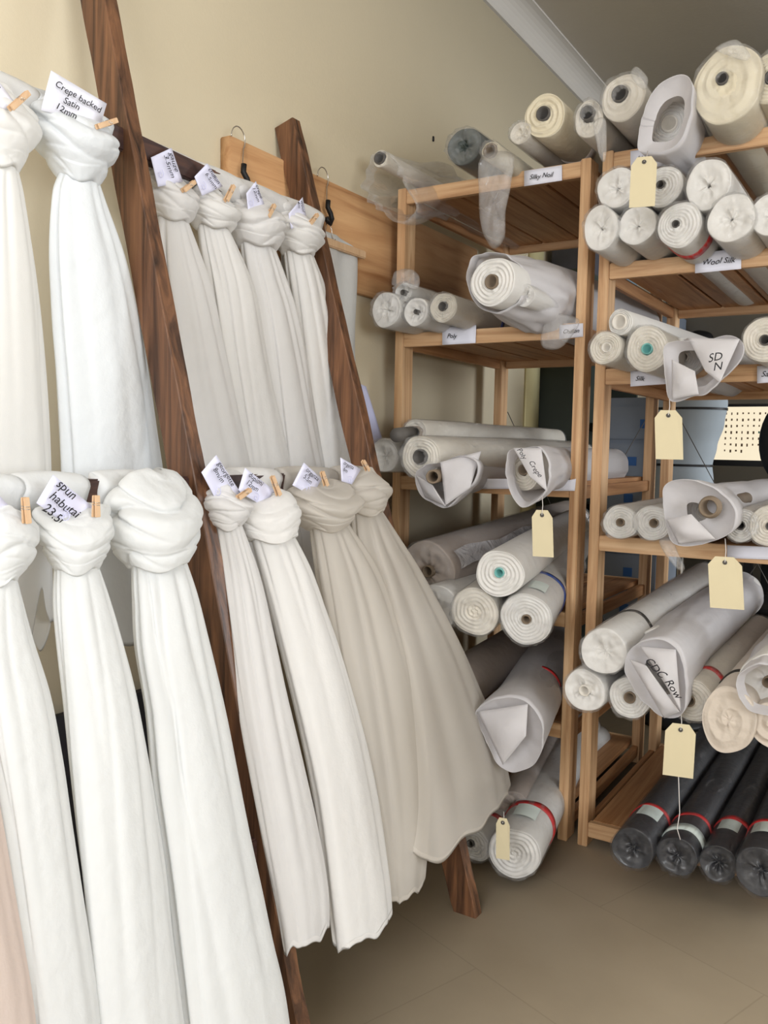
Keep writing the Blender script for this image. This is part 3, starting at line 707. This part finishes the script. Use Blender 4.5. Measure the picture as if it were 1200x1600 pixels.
limp(A, [(928, 190), (945, 185), (948, 215), (946, 250), (938, 248), (930, 215)], 2.30, .008)
A = roll('cream-white roll with a wide dark core, right of the middle posts on top', 973, 152, 35, 2.33, 1.0, .36, 'spiral', mat='roll', core='coreg', wrap='wrap', hc=(-.15, .18), group=G_top, layers=4)
limp(A, [(985, 115), (995, 104), (1012, 122), (1008, 140), (995, 132)], 2.31, .01)
A = roll('roll in a folded white poly bag on top of the right unit', 1046, 193, 32, 2.38, 1.0, .4, 'spiral', mat='rollw', core='corew', group=G_top)
bag(A, [(996, 228), (1004, 180), (1022, 140), (1055, 118), (1078, 122), (1081, 160), (1070, 205), (1045, 234), (1006, 238)], 2.24, .3, 1.06, lip=.6)
A = roll('largest cream roll standing tall on top of the right unit', 1136, 132, 55, 2.30, 1.0, .17, 'spiral', sx=.92, sz=1.1, mat='rollc', core='coreg', wrap='wrap', hc=(-.15, .2), group=G_top, layers=3)
limp(A, [(1118, 75), (1150, 62), (1172, 85), (1165, 95), (1140, 88)], 2.28, .01)
A = roll('cream roll cut by the right photo edge on top of the right unit', 1207, 120, 38, 2.34, 1.0, .3, 'spiral', mat='rollc', core='coreg', wrap='wrap', group=G_top)
# --- right unit, second level (two rows)
G2 = 'white rolls stacked in two rows'
roll('flattened oval white roll, leftmost of the lower row under the top shelf', 938, 356, 31, 2.25, 1.0, .06, 'fold', sx=.85, sz=1.17, mat='rollw', wrap='wrap', group=G2)
roll('white roll with a tucked-in end, second of the lower row under the top shelf', 995, 352, 30, 2.27, 1.0, .06, 'fold', mat='rollw', wrap='wrap', group=G2)
roll('white roll with a small dark core, third of the lower row under the top shelf', 1061, 351, 34, 2.25, 1.0, .17, 'spiral', mat='rollw', core='coreg', wrap='wrap', group=G2, hc=(-.15, .05), bands=((.10, .14, 'red'),))
roll('white roll with a dimpled end, fourth of the lower row under the top shelf', 1142, 341, 35, 2.25, 1.0, .05, 'fold', sz=1.08, mat='rollw', wrap='wrap', group=G2)
roll('white roll cut by the photo edge in the lower row under the top shelf', 1207, 335, 34, 2.27, 1.0, .1, 'fold', mat='rollw', wrap='wrap', group=G2)
roll('white roll in the upper row just left of the hanging tag', 963, 293, 31, 2.27, .95, .05, 'fold', mat='rollw', wrap='wrap', group=G2)
roll('white roll in the upper row half hidden by the hanging tag', 1035, 291, 31, 2.29, .95, .2, 'spiral', mat='rollw', core='coreg', wrap='wrap', group=G2, hc=(-.1, .1))
roll('pear-shaped white roll on the right of the upper row', 1106, 288, 36, 2.27, .95, .08, 'fold', sx=.95, sz=1.08, mat='rollw', wrap='wrap', group=G2)
# --- right unit, third level
G3 = 'rolls on the third shelf of the right unit'
roll('clear-wrapped roll with an open core, leftmost on the third right shelf', 945, 543, 25, 2.22, 1.0, .3, 'spiral', mat='roll', core='corew', wrap='wrap', group=G3, hc=(.1, 0))
roll('wrapped roll with a teal-lined core on the third right shelf', 1011, 545, 33, 2.24, 1.0, .26, 'spiral', mat='roll', core='teal', wrap='wrap2', group=G3, sz=1.08)
roll('slim roll with a wide open core lying on top of two others', 968, 503, 20, 2.24, 1.05, .62, 'spiral', mat='rollw', core='corew', group=G3, yaw=10, pitch=-1.5)
A = roll('roll in a wide white bag with a triangular mouth and a hanging tag', 1068, 558, 30, 2.42, .85, .25, 'spiral', mat='rollw', core='corew', group=G3, yaw=-2)
bag(A, [(1036, 545), (1055, 532), (1100, 532), (1138, 524), (1160, 535), (1157, 562), (1130, 590), (1100, 616), (1080, 620), (1048, 627), (1040, 590)], 2.16, .12, 1.12, lip=.66)
flap(A, [(1075, 528, 2.17), (1156, 530, 2.15), (1125, 598, 2.13), (1102, 580, 2.14)])
flap(A, [(1050, 562, 2.15), (1086, 580, 2.13), (1092, 616, 2.14), (1050, 624, 2.15)])
writing(A, 'SD\n N', (1108, 568), (1132, 562), 2.10, .026)
roll('round cream-white roll cut by the right photo edge on the third right shelf', 1195, 531, 34, 2.26, 1.0, .24, 'spiral', mat='roll', core='coreg', wrap='wrap', group=G3)
# --- right unit, fourth level
G4 = 'rolls on the fourth shelf of the right unit'
roll('clear-capped white roll, leftmost on the fourth right shelf', 969, 816, 27, 2.3, 1.05, .24, 'spiral', mat='rollw', core='core', wrap='wrap', group=G4)
A = roll('wrapped white roll with a plastic tail, second on the fourth right shelf', 1019, 817, 28, 2.3, 1.05, .26, 'spiral', mat='rollw', core='core', wrap='wrap', group=G4, hc=(.1, 0))
limp(A, [(1030, 845), (1048, 840), (1060, 865), (1070, 888), (1060, 890), (1042, 870)], 2.2, .01)
A = roll('big roll pushed into a drooping white bag on the fourth right shelf', 1100, 800, 38, 2.34, 1.0, .3, 'spiral', mat='rollw', core='corew', group=G4, yaw=1.5)
bag(A, [(1036, 790), (1038, 762), (1055, 750), (1085, 752), (1125, 770), (1148, 800), (1142, 830), (1108, 848), (1075, 853), (1050, 846), (1040, 820)], 2.14, .25, 1.08, lip=.3)
bm = bmesh.new(); a = atY(1107, 793, 2.10); tb = [2*PI*k/32 for k in range(32)]
loft(bm, [[a+Vector((math.cos(t)*r_, y_, math.sin(t)*r_)) for t in tb] for r_, y_ in ((.027, .02), (.022, .0), (.018, .0), (.018, .5), (.002, .505))]); link('core_tube', bm, 'core', A.root)
flap(A, [(1042, 812, 2.13), (1080, 803, 2.11), (1118, 842, 2.12), (1060, 850, 2.13)], bulge=.02)
roll('small clear-capped roll beside the drooping bag on the fourth right shelf', 1157, 821, 26, 2.3, 1.05, .26, 'spiral', mat='rollw', core='coreg', wrap='wrap', group=G4)
roll('roll cut by the right photo edge on the fourth right shelf', 1203, 822, 32, 2.3, 1.05, .2, 'spiral', mat='roll', core='coreg', wrap='wrap', group=G4)
# --- right unit, fifth level
G5 = 'rolls on the fifth shelf of the right unit'
roll('clear-sealed roll with a dark band, resting on two others on the left', 943, 1018, 37, 2.06, 1.15, 0, 'fold', mat='rollw', wrap='wrap2', group=G5, bands=((.22, .235, 'dark'),), pitch=2)
roll('hexagonal-ended white roll, leftmost and lowest, overlapping the posts', 913, 1079, 33, 2.06, 1.1, .26, 'fold', mat='rollw', core='corew', wrap='wrap', group=G5, hc=(0, 0))
roll('wrapped roll with a brown core, right of the hexagonal-ended roll', 984, 1090, 33, 2.08, 1.1, .28, 'spiral', mat='rollw', core='core', wrap='wrap', group=G5)
A = roll('largest roll in a pointed white bag with handwriting and a tag', 1035, 1030, 50, 2.22, 1.1, .25, 'spiral', mat='rollw', core='corew', group=G5, yaw=0, pitch=1)
bag(A, [(976, 1050), (980, 1022), (1000, 1003), (1030, 1000), (1055, 1012), (1070, 1048), (1070, 1090), (1064, 1118), (1038, 1122), (1018, 1108), (995, 1085)], 2.04, .3, 1.05, lip=.5)
flap(A, [(1000, 1010, 2.04), (1056, 1015, 2.03), (1064, 1112, 2.01), (1040, 1070, 2.01)], bulge=.02)
flap(A, [(984, 1030, 2.03), (1010, 1040, 2.01), (1062, 1112, 2.02), (1038, 1122, 2.03)], bulge=.015)
writing(A, 'CDC', (1008, 1031), (1030, 1053), 1.985, .025); writing(A, 'Row', (1039, 1063), (1058, 1088), 1.985, .025)
roll('roll with red tape half hidden behind the pointed white bag', 1083, 1096, 32, 2.12, 1.0, .3, 'spiral', mat='roll', core='core', wrap='wrap', group=G5, bands=((.13, .16, 'red'),), hc=(-.2, 0))
roll('oval cream felt roll hanging lowest over the black rolls', 1138, 1126, 46, 2.06, 1.1, 0, 'spiral', sx=.9, sz=1.15, mat='rollf', group=G5, bands=((.16, .175, 'dark'),), layers=2)
A = roll('roll in a white bag at the right photo edge above the felt roll', 1200, 1066, 44, 2.14, 1.1, .2, 'fold', mat='rollw', group=G5)
bag(A, [(1152, 1080), (1154, 1055), (1180, 1040), (1215, 1042), (1245, 1060), (1248, 1100), (1210, 1118), (1170, 1110)], 2.04, .25, 1.05, lip=.8)
roll('felt roll cut by the right photo edge, lowest corner of its shelf', 1210, 1135, 38, 2.08, 1.1, 0, 'spiral', mat='rollf', group=G5, layers=2)
# --- right unit, bottom: black rolls
GB = 'black rolls on the bottom shelf'
roll('black roll with red tape and white sticker, leftmost on the bottom shelf', 988, 1326, 33, 2.24, 1.15, 0, 'fold', mat='rollk', wrap='wrapk', group=GB, bands=((.17, .185, 'red'),), sticker=(.1, .17, 50, 110))
roll('black roll with a shiny wrapped end under the long tag string', 1057, 1338, 31, 2.27, 1.15, 0, 'fold', mat='rollk', wrap='wrapk', group=GB, bands=((.17, .185, 'red'), (.06, .10, 'sticker')))
roll('black roll with a square white sticker under orange tape', 1122, 1350, 29, 2.29, 1.15, 0, 'fold', mat='rollk', wrap='wrapk', group=GB, bands=((.19, .215, 'red'),), sticker=(.12, .19, 60, 125))
roll('thickest black roll, at the right photo edge with a loose wrap tip', 1188, 1362, 39, 2.26, 1.15, 0, 'fold', mat='rollk', wrap='wrapk', group=GB, bands=((.17, .19, 'red'),), sticker=(.1, .17, 70, 130))
# --- left unit, second level
G6 = 'rolls on the second shelf of the left unit'
roll('white roll with a crossed tucked end, leftmost under the clear bags', 603, 484, 27, 2.3, 1.0, .08, 'fold', yaw=5, mat='rollw', wrap='wrap', group=G6, sz=1.05)
A = roll('small roll stacked on two others under a puff of clear plastic', 630, 457, 15, 2.32, 1.0, .3, 'fold', mat='rollw', core='coreg', wrap='wrap2', group=G6)
limp(A, [(612, 445), (618, 425), (640, 420), (655, 432), (652, 452), (630, 448)], 2.3, .02)
roll('roll with a star-shaped dark core, second from the left on its shelf', 650, 487, 22, 2.3, 1.0, .17, 'fold', mat='rollw', core='coreg', wrap='wrap', group=G6)
roll('roll with an open grey core and blue band, third on its shelf', 692, 480, 23, 2.3, 1.0, .32, 'spiral', mat='roll', core='coreg', wrap='wrap', group=G6, hc=(0, .05), bands=((.33, .35, 'blue'),))
A = roll('thick white fleece roll with clear spiral layers, biggest of the left unit', 768, 440, 38, 2.16, 1.1, .3, 'spiral', mat='rollw', core='core', group=G6, yaw=4, layers=6)
bag(A, [(733, 412), (748, 398), (778, 394), (806, 408), (816, 436), (812, 466), (792, 484), (764, 486), (742, 474), (730, 446)], 2.22, .28, 1.6, lip=.97, wr=.009)
A = roll('slim closed white roll end lying against the big fleece roll', 820, 462, 17, 2.24, 1.0, .0, 'fold', mat='rollw', wrap='wrap', group=G6, yaw=3)
limp(A, [(870, 490), (905, 500), (890, 530), (870, 546), (846, 540), (850, 505)], 2.40, .008)
# --- left unit, third level
G7 = 'rolls on the third shelf of the left unit'
A = roll('clear-bagged cream roll with a protruding grey core, highest of its shelf', 648, 676, 21, 2.28, 1.2, .5, 'fold', mat='roll', wrap='wrap2', group=G7, core='core')
bm = bmesh.new(); tube(bm, [atY(620, 680, 2.12), atY(648, 676, 2.32)], .021, 24); link('core_end', bm, 'coreg', A.root)
roll('white roll end half behind the rack stile and lilac paper', 600, 712, 26, 2.2, 1.1, 0, 'fold', mat='rollw', wrap='wrap', group=G7)
roll('shiny wrapped cream roll with a steel-grey core in the middle of its shelf', 656, 714, 34, 2.16, 1.2, .36, 'spiral', mat='roll', core='coreg', wrap='wrap2', group=G7, yaw=3)
A = roll('roll with brown core poking out of a folded white bag', 700, 740, 28, 2.32, 1.0, .4, 'fold', mat='rollw', core='core', group=G7, yaw=1)
bm = bmesh.new(); a = atY(676, 745, 2.06); b = atY(700, 740, 2.36); dd = (b-a).normalized(); u_ = dd.orthogonal().normalized(); v_ = dd.cross(u_)
loft(bm, [[a+dd*y_+(u_*math.cos(t)+v_*math.sin(t))*r_ for t in tb] for r_, y_ in ((.019, .3), (.019, 0), (.0145, 0), (.0145, .5), (.002, .502))]); link('core_end', bm, 'core', A.root)
bag(A, [(648, 742), (662, 728), (688, 722), (720, 712), (745, 722), (742, 750), (718, 775), (695, 793), (672, 784), (655, 770)], 2.12, .12, 1.2, lip=.8)
flap(A, [(688, 722, 2.10), (752, 705, 2.16), (735, 762, 2.12), (696, 790, 2.10)], bulge=.015)
flap(A, [(650, 742, 2.11), (676, 758, 2.09), (697, 791, 2.10), (664, 776, 2.12)], bulge=.008)
A = roll('creamy roll in a white bag with handwriting on its flap and a tag', 818, 734, 28, 2.20, 1.0, .3, 'spiral', yaw=-3, mat='roll', core='core', group=G7, sz=1.15)
bag(A, [(791, 720), (796, 704), (815, 700), (840, 698), (856, 720), (856, 755), (846, 776), (818, 793), (800, 775), (791, 745)], 2.10, .2, 1.15, lip=.86)
flap(A, [(802, 700, 2.09), (846, 700, 2.10), (855, 768, 2.07), (828, 745, 2.07)], bulge=.01)
writing(A, 'Poly', (810, 703), (820, 717), 2.05, .018); writing(A, 'Crepe', (828, 722), (844, 746), 2.05, .019)
# --- left unit, fourth level
G8 = 'rolls on the fourth shelf of the left unit'
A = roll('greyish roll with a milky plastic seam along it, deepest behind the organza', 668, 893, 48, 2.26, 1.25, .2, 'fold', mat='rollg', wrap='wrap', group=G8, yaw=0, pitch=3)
bm = bmesh.new(); g = []
for i in range(30):
    s = .02+i*.04; row = []
    for j in range(5):
        t = math.radians(8+j*8+4*math.sin(i*.6)); row.append(bm.verts.new(A.pt(t, A.R*1.13+.003*math.sin(i*1.7+j), s)))
    g.append(row)
for i in range(29):
    for j in range(4): bm.faces.new((g[i][j], g[i+1][j], g[i+1][j+1], g[i][j+1]))
link('plastic_seam', bm, 'stripe', A.root)
roll('crumpled clear-wrapped roll end beside the edge of the organza', 680, 950, 38, 2.14, 1.1, 0, 'fold', mat='rollw', wrap='wrap2', group=G8)
roll('wrapped roll with swirled layers, left of the blue-banded roll', 741, 956, 38, 2.14, 1.1, 0, 'spiral', yaw=-10, pitch=3, mat='roll', wrap='wrap2', group=G8, layers=6)
roll('white roll with a teal-lined core, lying on two others', 780, 897, 38, 2.12, 1.15, .2, 'spiral', mat='rollw', core='teal', group=G8, hc=(.0, .05), layers=6, yaw=-10, pitch=2)
roll('wrapped white roll with blue tape, lowest right of its pile', 822, 968, 41, 2.17, 1.1, .18, 'spiral', yaw=-13, pitch=6, mat='rollw', core='core', wrap='wrap', group=G8, bands=((.24, .26, 'blue'),), sticker=(.06, .14, 55, 95), layers=8)
# --- left unit, fifth level
G9 = 'rolls on the two low shelves of the left unit'
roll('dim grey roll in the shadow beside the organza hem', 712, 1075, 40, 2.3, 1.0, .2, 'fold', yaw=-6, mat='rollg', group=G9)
A = roll('roll in a crumpled white bag with red tape, right of the organza', 812, 1120, 48, 2.24, 1.0, .2, 'fold', yaw=-14, mat='rollw', wrap='wrap', group=G9, bands=((.24, .26, 'red'),))
bag(A, [(742, 1118), (752, 1102), (790, 1090), (822, 1096), (842, 1120), (848, 1160), (838, 1190), (818, 1204), (795, 1205), (775, 1190), (755, 1150)], 2.02, .2, 1.06, lip=.35)
flap(A, [(746, 1112, 2.02), (825, 1100, 2.02), (822, 1150, 1.99), (786, 1195, 2.0)], bulge=.02)
# --- left unit, bottom
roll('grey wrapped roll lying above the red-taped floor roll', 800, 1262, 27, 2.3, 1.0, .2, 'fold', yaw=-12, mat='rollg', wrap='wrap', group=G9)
roll('small white roll end just right of the rack foot', 742, 1320, 27, 2.14, 1.1, .22, 'spiral', mat='rollw', core='coreg', wrap='wrap', group=G9, hc=(-.3, 0), bands=((.1, .12, 'red'),))
roll('thick white roll with red tape, lowest one, sticking out over the floor', 803, 1334, 41, 2.1, 1.15, 0, 'spiral', yaw=-10, mat='rollw', core='core', wrap='wrap', group=G9, bands=((.17, .20, 'red'),), sticker=(.08, .16, 60, 110), layers=6)

# ================================================================== TAGS
def luggage_tag(label, q, Y, s_top, tail=None):
    """q: top centre, bottom centre px, half width px"""
    (tx, ty), (bx_, by), hw = q; Pt, Pb = atY(tx, ty, Y), atY(bx_, by, Y-.01); k = depth(Pt)/FPX
    ax = Vector((.97, .22, 0)).normalized(); h = hw*k/.93; dn = (Pb-Pt); L = dn.length; dn.normalize(); nv = ax.cross(dn).normalized()
    if nv.dot(CAM-Pt) < 0: nv = -nv
    out = [(-.55, 0), (.55, 0), (1, .16), (1, 1), (-1, 1), (-1, .16)]; bm = bmesh.new(); rows = []
    V = []
    for side in (0, 1):
        V.append([bm.verts.new(Pt+ax*(h*a)+dn*(L*b)+nv*(.0008*side+.004*math.sin(b*2.5))) for a, b in out])
    bm.faces.new(V[0]); bm.faces.new(V[1])
    for i in range(6): bm.faces.new((V[0][i], V[0][(i+1) % 6], V[1][(i+1) % 6], V[1][i]))
    root = link('luggage_tag', bm, 'tag', loc=Pb, smooth=False); tag(root, label, 'tag', 'manila tags')
    hc = Pt+dn*(L*.11)+nv*.003; bm = bmesh.new()
    dk = [hc+(ax*math.cos(t)+dn*math.sin(t))*.0052 for t in tb]
    loft(bm, [dk, [hc+(p-hc)*.55+nv*.001 for p in dk]]); link('eyelet', bm, 'coreg', root)
    bm = bmesh.new(); c2 = hc+nv*.0015; loft(bm, [[c2+(ax*math.cos(t)+dn*math.sin(t))*.0026 for t in tb], [c2+(ax*math.cos(t)+dn*math.sin(t))*.0001 for t in tb]]); link('eyelet_hole', bm, 'black', root)
    bm = bmesh.new(); T = atY(*s_top)
    tube(bm, [T, T.lerp(hc, .5)+Vector((.002, 0, 0)), hc+nv*.003], .0010, 6); 
    if tail:
        link('string', bm, 'string', root); bm = bmesh.new(); tube(bm, [Pb+Vector((0, .004, .01))]+[atY(x, y, Y) for x, y in tail], .0011, 6)
    link('string', bm, 'string', root); return root
luggage_tag('manila tag hanging in front of the two-row white rolls, highest tag', ((1007, 245), (1003, 324), 18), 2.12, (1012, 236, 2.22))
luggage_tag('manila tag below the triangular-mouthed bag, in front of the dress form', ((1044, 641), (1046, 718), 19), 2.12, (1046, 622, 2.14))
luggage_tag('manila tag with faint writing under the bag with the handwritten flap', ((847, 797), (849, 870), 15), 2.06, (847, 774, 2.07))
luggage_tag('manila tag hanging under the drooping bag on the fourth right shelf', ((1132, 870), (1136, 951), 23), 2.1, (1133, 842, 2.13))
luggage_tag('manila tag with a long string tail below the pointed bag', ((1064, 1131), (1059, 1213), 21), 2.0, (1064, 1116, 2.02), tail=[(1061, 1240), (1062, 1270), (1058, 1295), (1063, 1312)])
luggage_tag('dull manila tag resting on the lowest red-taped roll', ((786, 1278), (786, 1342), 10), 1.98, (787, 1268, 2.0))

# ================================================================== PAPER LABELS ON THE RAILS
def rail_label(label, q, s, Y=2.462, size=.02, mat='cardw'):
    P = [atY(x, y, Y) for x, y in q]; c = sum(P, Vector())/4
    root = link('shelf_label', sheet(P, 4, .0008, .002), mat, loc=c); tag(root, label, 'label', 'paper labels on the shelf rails')
    text(root, s, P[3].lerp(P[0], .35)+(P[1]-P[0])*.15, P[1]-P[0], P[0]-P[3], size, lift=.004); return root
rail_label('white paper label on the top rail of the left unit', [(819, 267), (878, 258), (878, 282), (819, 291)], 'Silky Noil', size=.019)
rail_label('white paper label on the second rail of the left unit, beneath small rolls', [(691, 512), (744, 508), (743, 536), (691, 539)], 'Poly', size=.02)
rail_label('white paper label beside the middle post on the second left rail', [(874, 508), (911, 505), (911, 526), (874, 530)], 'Chiffon', size=.017)
rail_label('white paper label on the second rail of the right unit', [(1086, 396), (1158, 388), (1158, 420), (1086, 427)], 'Wool Silk', size=.021)
rail_label('white paper label behind the highest manila tag on the top right rail', [(985, 236), (1052, 228), (1052, 258), (985, 264)], 'Linen', size=.02)
rail_label('white paper label under the teal-cored roll on the third right rail', [(985, 580), (1040, 578), (1040, 600), (985, 604)], 'Silk', size=.018)
rail_label('white paper label on the third right rail at the photo edge', [(1183, 572), (1225, 570), (1225, 596), (1183, 599)], 'Satin', size=.02)
rail_label('wide blank-looking white label on the fourth right rail at the photo edge', [(1136, 852), (1240, 856), (1240, 876), (1136, 872)], ' ', size=.02)
rail_label('white paper label on the third left rail under the folded bag', [(752, 748), (800, 748), (800, 764), (752, 764)], ' ', size=.02)
rail_label('white paper label on the third left rail next to the middle post', [(860, 756), (900, 748), (898, 767), (858, 767)], ' ', size=.02)

# ================================================================== BEYOND THE SHELVES
# tall dark bookcase against the cream wall
t = thing('bookcase', (W+.1, 4.4, 0), 'tall dark green bookcase against the cream wall, beyond the left shelving', 'bookcase')
bm = bmesh.new()
box(bm, (W+.002, 3.92, 0), (W+.012, 4.9, 2.04)); box(bm, (W+.012, 3.92, 0), (W+.20, 3.945, 2.04)); box(bm, (W+.012, 4.875, 0), (W+.20, 4.9, 2.04))
link('carcass', bm, 'green', t, smooth=False)
for z in (.1, .5, .9, 1.3, 1.7, 2.01): link('shelf', B((W+.012, 3.945, z), (W+.20, 4.875, z+.03)), 'green', t, smooth=False)
link('edge_strip', B((W+.20, 3.92, 0), (W+.215, 3.945, 2.04)), 'sticker', t, smooth=False)
def simplebox(name, a, b, mat, label, cat, group=None):
    bm = B(a, b, .004); return tag(link(name, bm, mat, loc=Vector(((a[0]+b[0])/2, (a[1]+b[1])/2, a[2])), smooth=False), label, cat, group)
simplebox('storage_box', (W+.03, 3.95, 2.04), (W+.19, 4.3, 2.2), 'slate', 'dark storage box on top of the dark green bookcase', 'box')
simplebox('storage_box', (W+.03, 4.34, 2.04), (W+.2, 4.8, 2.26), 'bluegrey', 'blue-grey storage box on top of the dark green bookcase', 'box')
# grey drawer unit with blue labels
t = thing('drawer_unit', (-1.0, 4.2, 0), 'grey drawer unit with blue labels behind the middle posts', 'drawer unit')
link('carcass', B((-1.28, 3.95, 0), (-.98, 4.35, 1.44), .005), 'greybox', t, smooth=False)
for i in range(8):
    d_ = link('drawer', B((-1.27, 3.93, .06+i*.17), (-.99, 3.95, .21+i*.17), .004), 'greybox', t, smooth=False)
    dx = (-1.14, -1.09, -1.15)[i % 3]; link('drawer_label', B((dx, 3.926, .11+i*.17), (dx+.04, 3.93, .15+i*.17)), 'labelblue', d_, smooth=False)
# dress form
p0 = Vector((-.87, 3.85, 0)); t = thing('dress_form', p0, 'blue-grey dress form with black tape lines behind the right shelving', 'dress form')
prof = [(.84, .15, .11), (.92, .165, .125), (1.0, .15, .11), (1.08, .122, .09), (1.14, .115, .085), (1.22, .13, .1), (1.32, .155, .12), (1.40, .165, .125), (1.46, .16, .1), (1.50, .12, .08), (1.53, .06, .055), (1.58, .05, .05), (1.60, .045, .045)]
def formr(z):
    for a, b in zip(prof, prof[1:]):
        if a[0] <= z <= b[0]:
            u = (z-a[0])/(b[0]-a[0]); u = u*u*(3-2*u); return a[1]+(b[1]-a[1])*u, a[2]+(b[2]-a[2])*u
    return prof[-1][1:]
T3 = [2*PI*k/48 for k in range(48)]; rings = []
for i in range(50):
    z = .84+i/49*.76; a, b = formr(z); rings.append([p0+Vector((math.cos(u)*a, math.sin(u)*b, z)) for u in T3])
bm = bmesh.new(); loft(bm, rings, True, True); link('torso', bm, 'form', t)
for z in (.95, 1.14, 1.38):
    a, b = formr(z); bm = bmesh.new(); loft(bm, [[p0+Vector((math.cos(u)*(a+.003), math.sin(u)*(b+.003), zz)) for u in T3] for zz in (z-.005, z+.005)]); link('tape_line', bm, 'black', t)
bm = bmesh.new(); tube(bm, [p0+Vector((-.05, -formr(.85+i*.02)[1]*.94-.002, .85+i*.02)) for i in range(33)], .004); link('tape_line', bm, 'black', t)
bm = bmesh.new(); tube(bm, [p0+Vector((0, 0, .0)), p0+Vector((0, 0, .86))], .015, 12); link('stand_pole', bm, 'metal', t)
bm = bmesh.new(); tube(bm, [p0, p0+Vector((0, 0, .02))], .14, 32); link('stand_base', bm, 'black', t)
# desk with screen
t = thing('desk', (-.1, 4.9, 0), 'dark desk behind the right shelving carrying the lit screen', 'desk')
link('desk_top', B((-.75, 4.5, .72), (.7, 5.2, .76), .004), 'slate', t, smooth=False)
for x in (-.72, .64):
    for y in (4.54, 5.12): link('leg', B((x, y, 0), (x+.04, y+.04, .72), .003), 'black', t, smooth=False)
c0, c1 = atY(1113, 718, 4.6), atY(1113, 636, 4.6); zb_, zt_ = c0.z, c1.z; xa = c0.x; xb = xa+.58
t = thing('computer_screen', ((xa+xb)/2, 4.65, .76), 'lit cream screen full of small icon rows behind the right shelving', 'screen')
link('bezel', B((xa-.012, 4.602, zb_-.03), (xb+.012, 4.63, zt_+.015), .004), 'black', t, smooth=False)
link('display', B((xa, 4.598, zb_), (xb, 4.603, zt_)), 'screen', t, smooth=False)
for r_ in range(7):
    bm = bmesh.new(); bm2 = bmesh.new(); bm3 = bmesh.new()
    for c_ in range(18):
        if r_ == 6 and c_ > 3: continue
        x = xa+.055+c_*.026; z = zt_-.028-r_*.031; h = rnd.uniform(.008, .015); wd = rnd.uniform(.005, .009)
        box(bm2 if (r_ == 3 and 5 < c_ < 9) else (bm3 if r_ == 3 and c_ > 8 else bm), (x, 4.5955, z-h), (x+wd, 4.598, z))
    link('icon_row', bm, 'icon', t, smooth=False)
    if r_ == 3: link('teal_icon_row', bm2, 'icong', t, smooth=False); link('icon_row', bm3, 'icon', t, smooth=False)
    else: bm2.free(); bm3.free()
link('stand', B(((xa+xb)/2-.03, 4.64, .76), ((xa+xb)/2+.03, 4.67, zb_+.05)), 'black', t, smooth=False)
link('stand_foot', B(((xa+xb)/2-.12, 4.58, .76), ((xa+xb)/2+.12, 4.76, .775), .003), 'black', t, smooth=False)
# office chair back
c = atY(1240, 690, 4.1); t = thing('office_chair', (c.x, 4.15, 0), 'black round-backed chair cut by the right photo edge', 'chair')
bm = bmesh.new(); bmesh.ops.create_uvsphere(bm, u_segments=32, v_segments=16, radius=1, matrix=Matrix.Translation(c) @ Matrix.Diagonal((.14, .045, .2, 1))); link('backrest', bm, 'black', t)
bm = bmesh.new(); bmesh.ops.create_uvsphere(bm, u_segments=32, v_segments=16, radius=1, matrix=Matrix.Translation((c.x, 4.38, .48)) @ Matrix.Diagonal((.24, .23, .05, 1))); link('seat', bm, 'black', t)
bm = bmesh.new(); tube(bm, [(c.x, 4.12, c.z-.1), (c.x, 4.13, .6), (c.x, 4.25, .46)], .018, 10); link('back_stem', bm, 'black', t)
bm = bmesh.new(); tube(bm, [(c.x, 4.38, .05), (c.x, 4.38, .46)], .025, 12); link('pedestal', bm, 'metal', t)
bm = bmesh.new()
for k in range(5): a = k*2*PI/5; tube(bm, [(c.x, 4.38, .08), (c.x+.26*math.cos(a), 4.38+.26*math.sin(a), .03)], .022, 8)
link('star_base', bm, 'black', t)
# wall shelf with dark bag behind
t = thing('wall_shelf', (-.3, 6.1, 1.85), 'grey wall shelf far behind the right shelving', 'shelf')
link('shelf_board', B((-1.9, 5.9, 1.83), (.8, 6.2, 1.87), .003), 'slate', t, smooth=False)
for x in (-1.7, .6): link('bracket', B((x, 5.92, 1.7), (x+.03, 6.2, 1.83), .002), 'black', t, smooth=False)
bm = bmesh.new(); bmesh.ops.create_icosphere(bm, subdivisions=4, radius=1, matrix=Matrix.Translation((-1.30, 6.03, 1.94)) @ Matrix.Diagonal((.09, .08, .07, 1)))
for v in bm.verts: v.co += (v.co-Vector((-1.30, 6.03, 1.94)))*.2*noise.noise(v.co*9); v.co.z = max(v.co.z, 1.87)
tag(link('bag', bm, 'black', loc=Vector((-1.30, 6.03, 1.87))), 'soft black bag on the far grey wall shelf', 'bag')
simplebox('storage_box', (-1.75, 5.95, 1.87), (-1.42, 6.15, 2.1), 'greybox', 'grey storage box on the far wall shelf left of the black bag', 'box')
for o in bpy.data.objects:
    if '_w' in o: del o['_w']
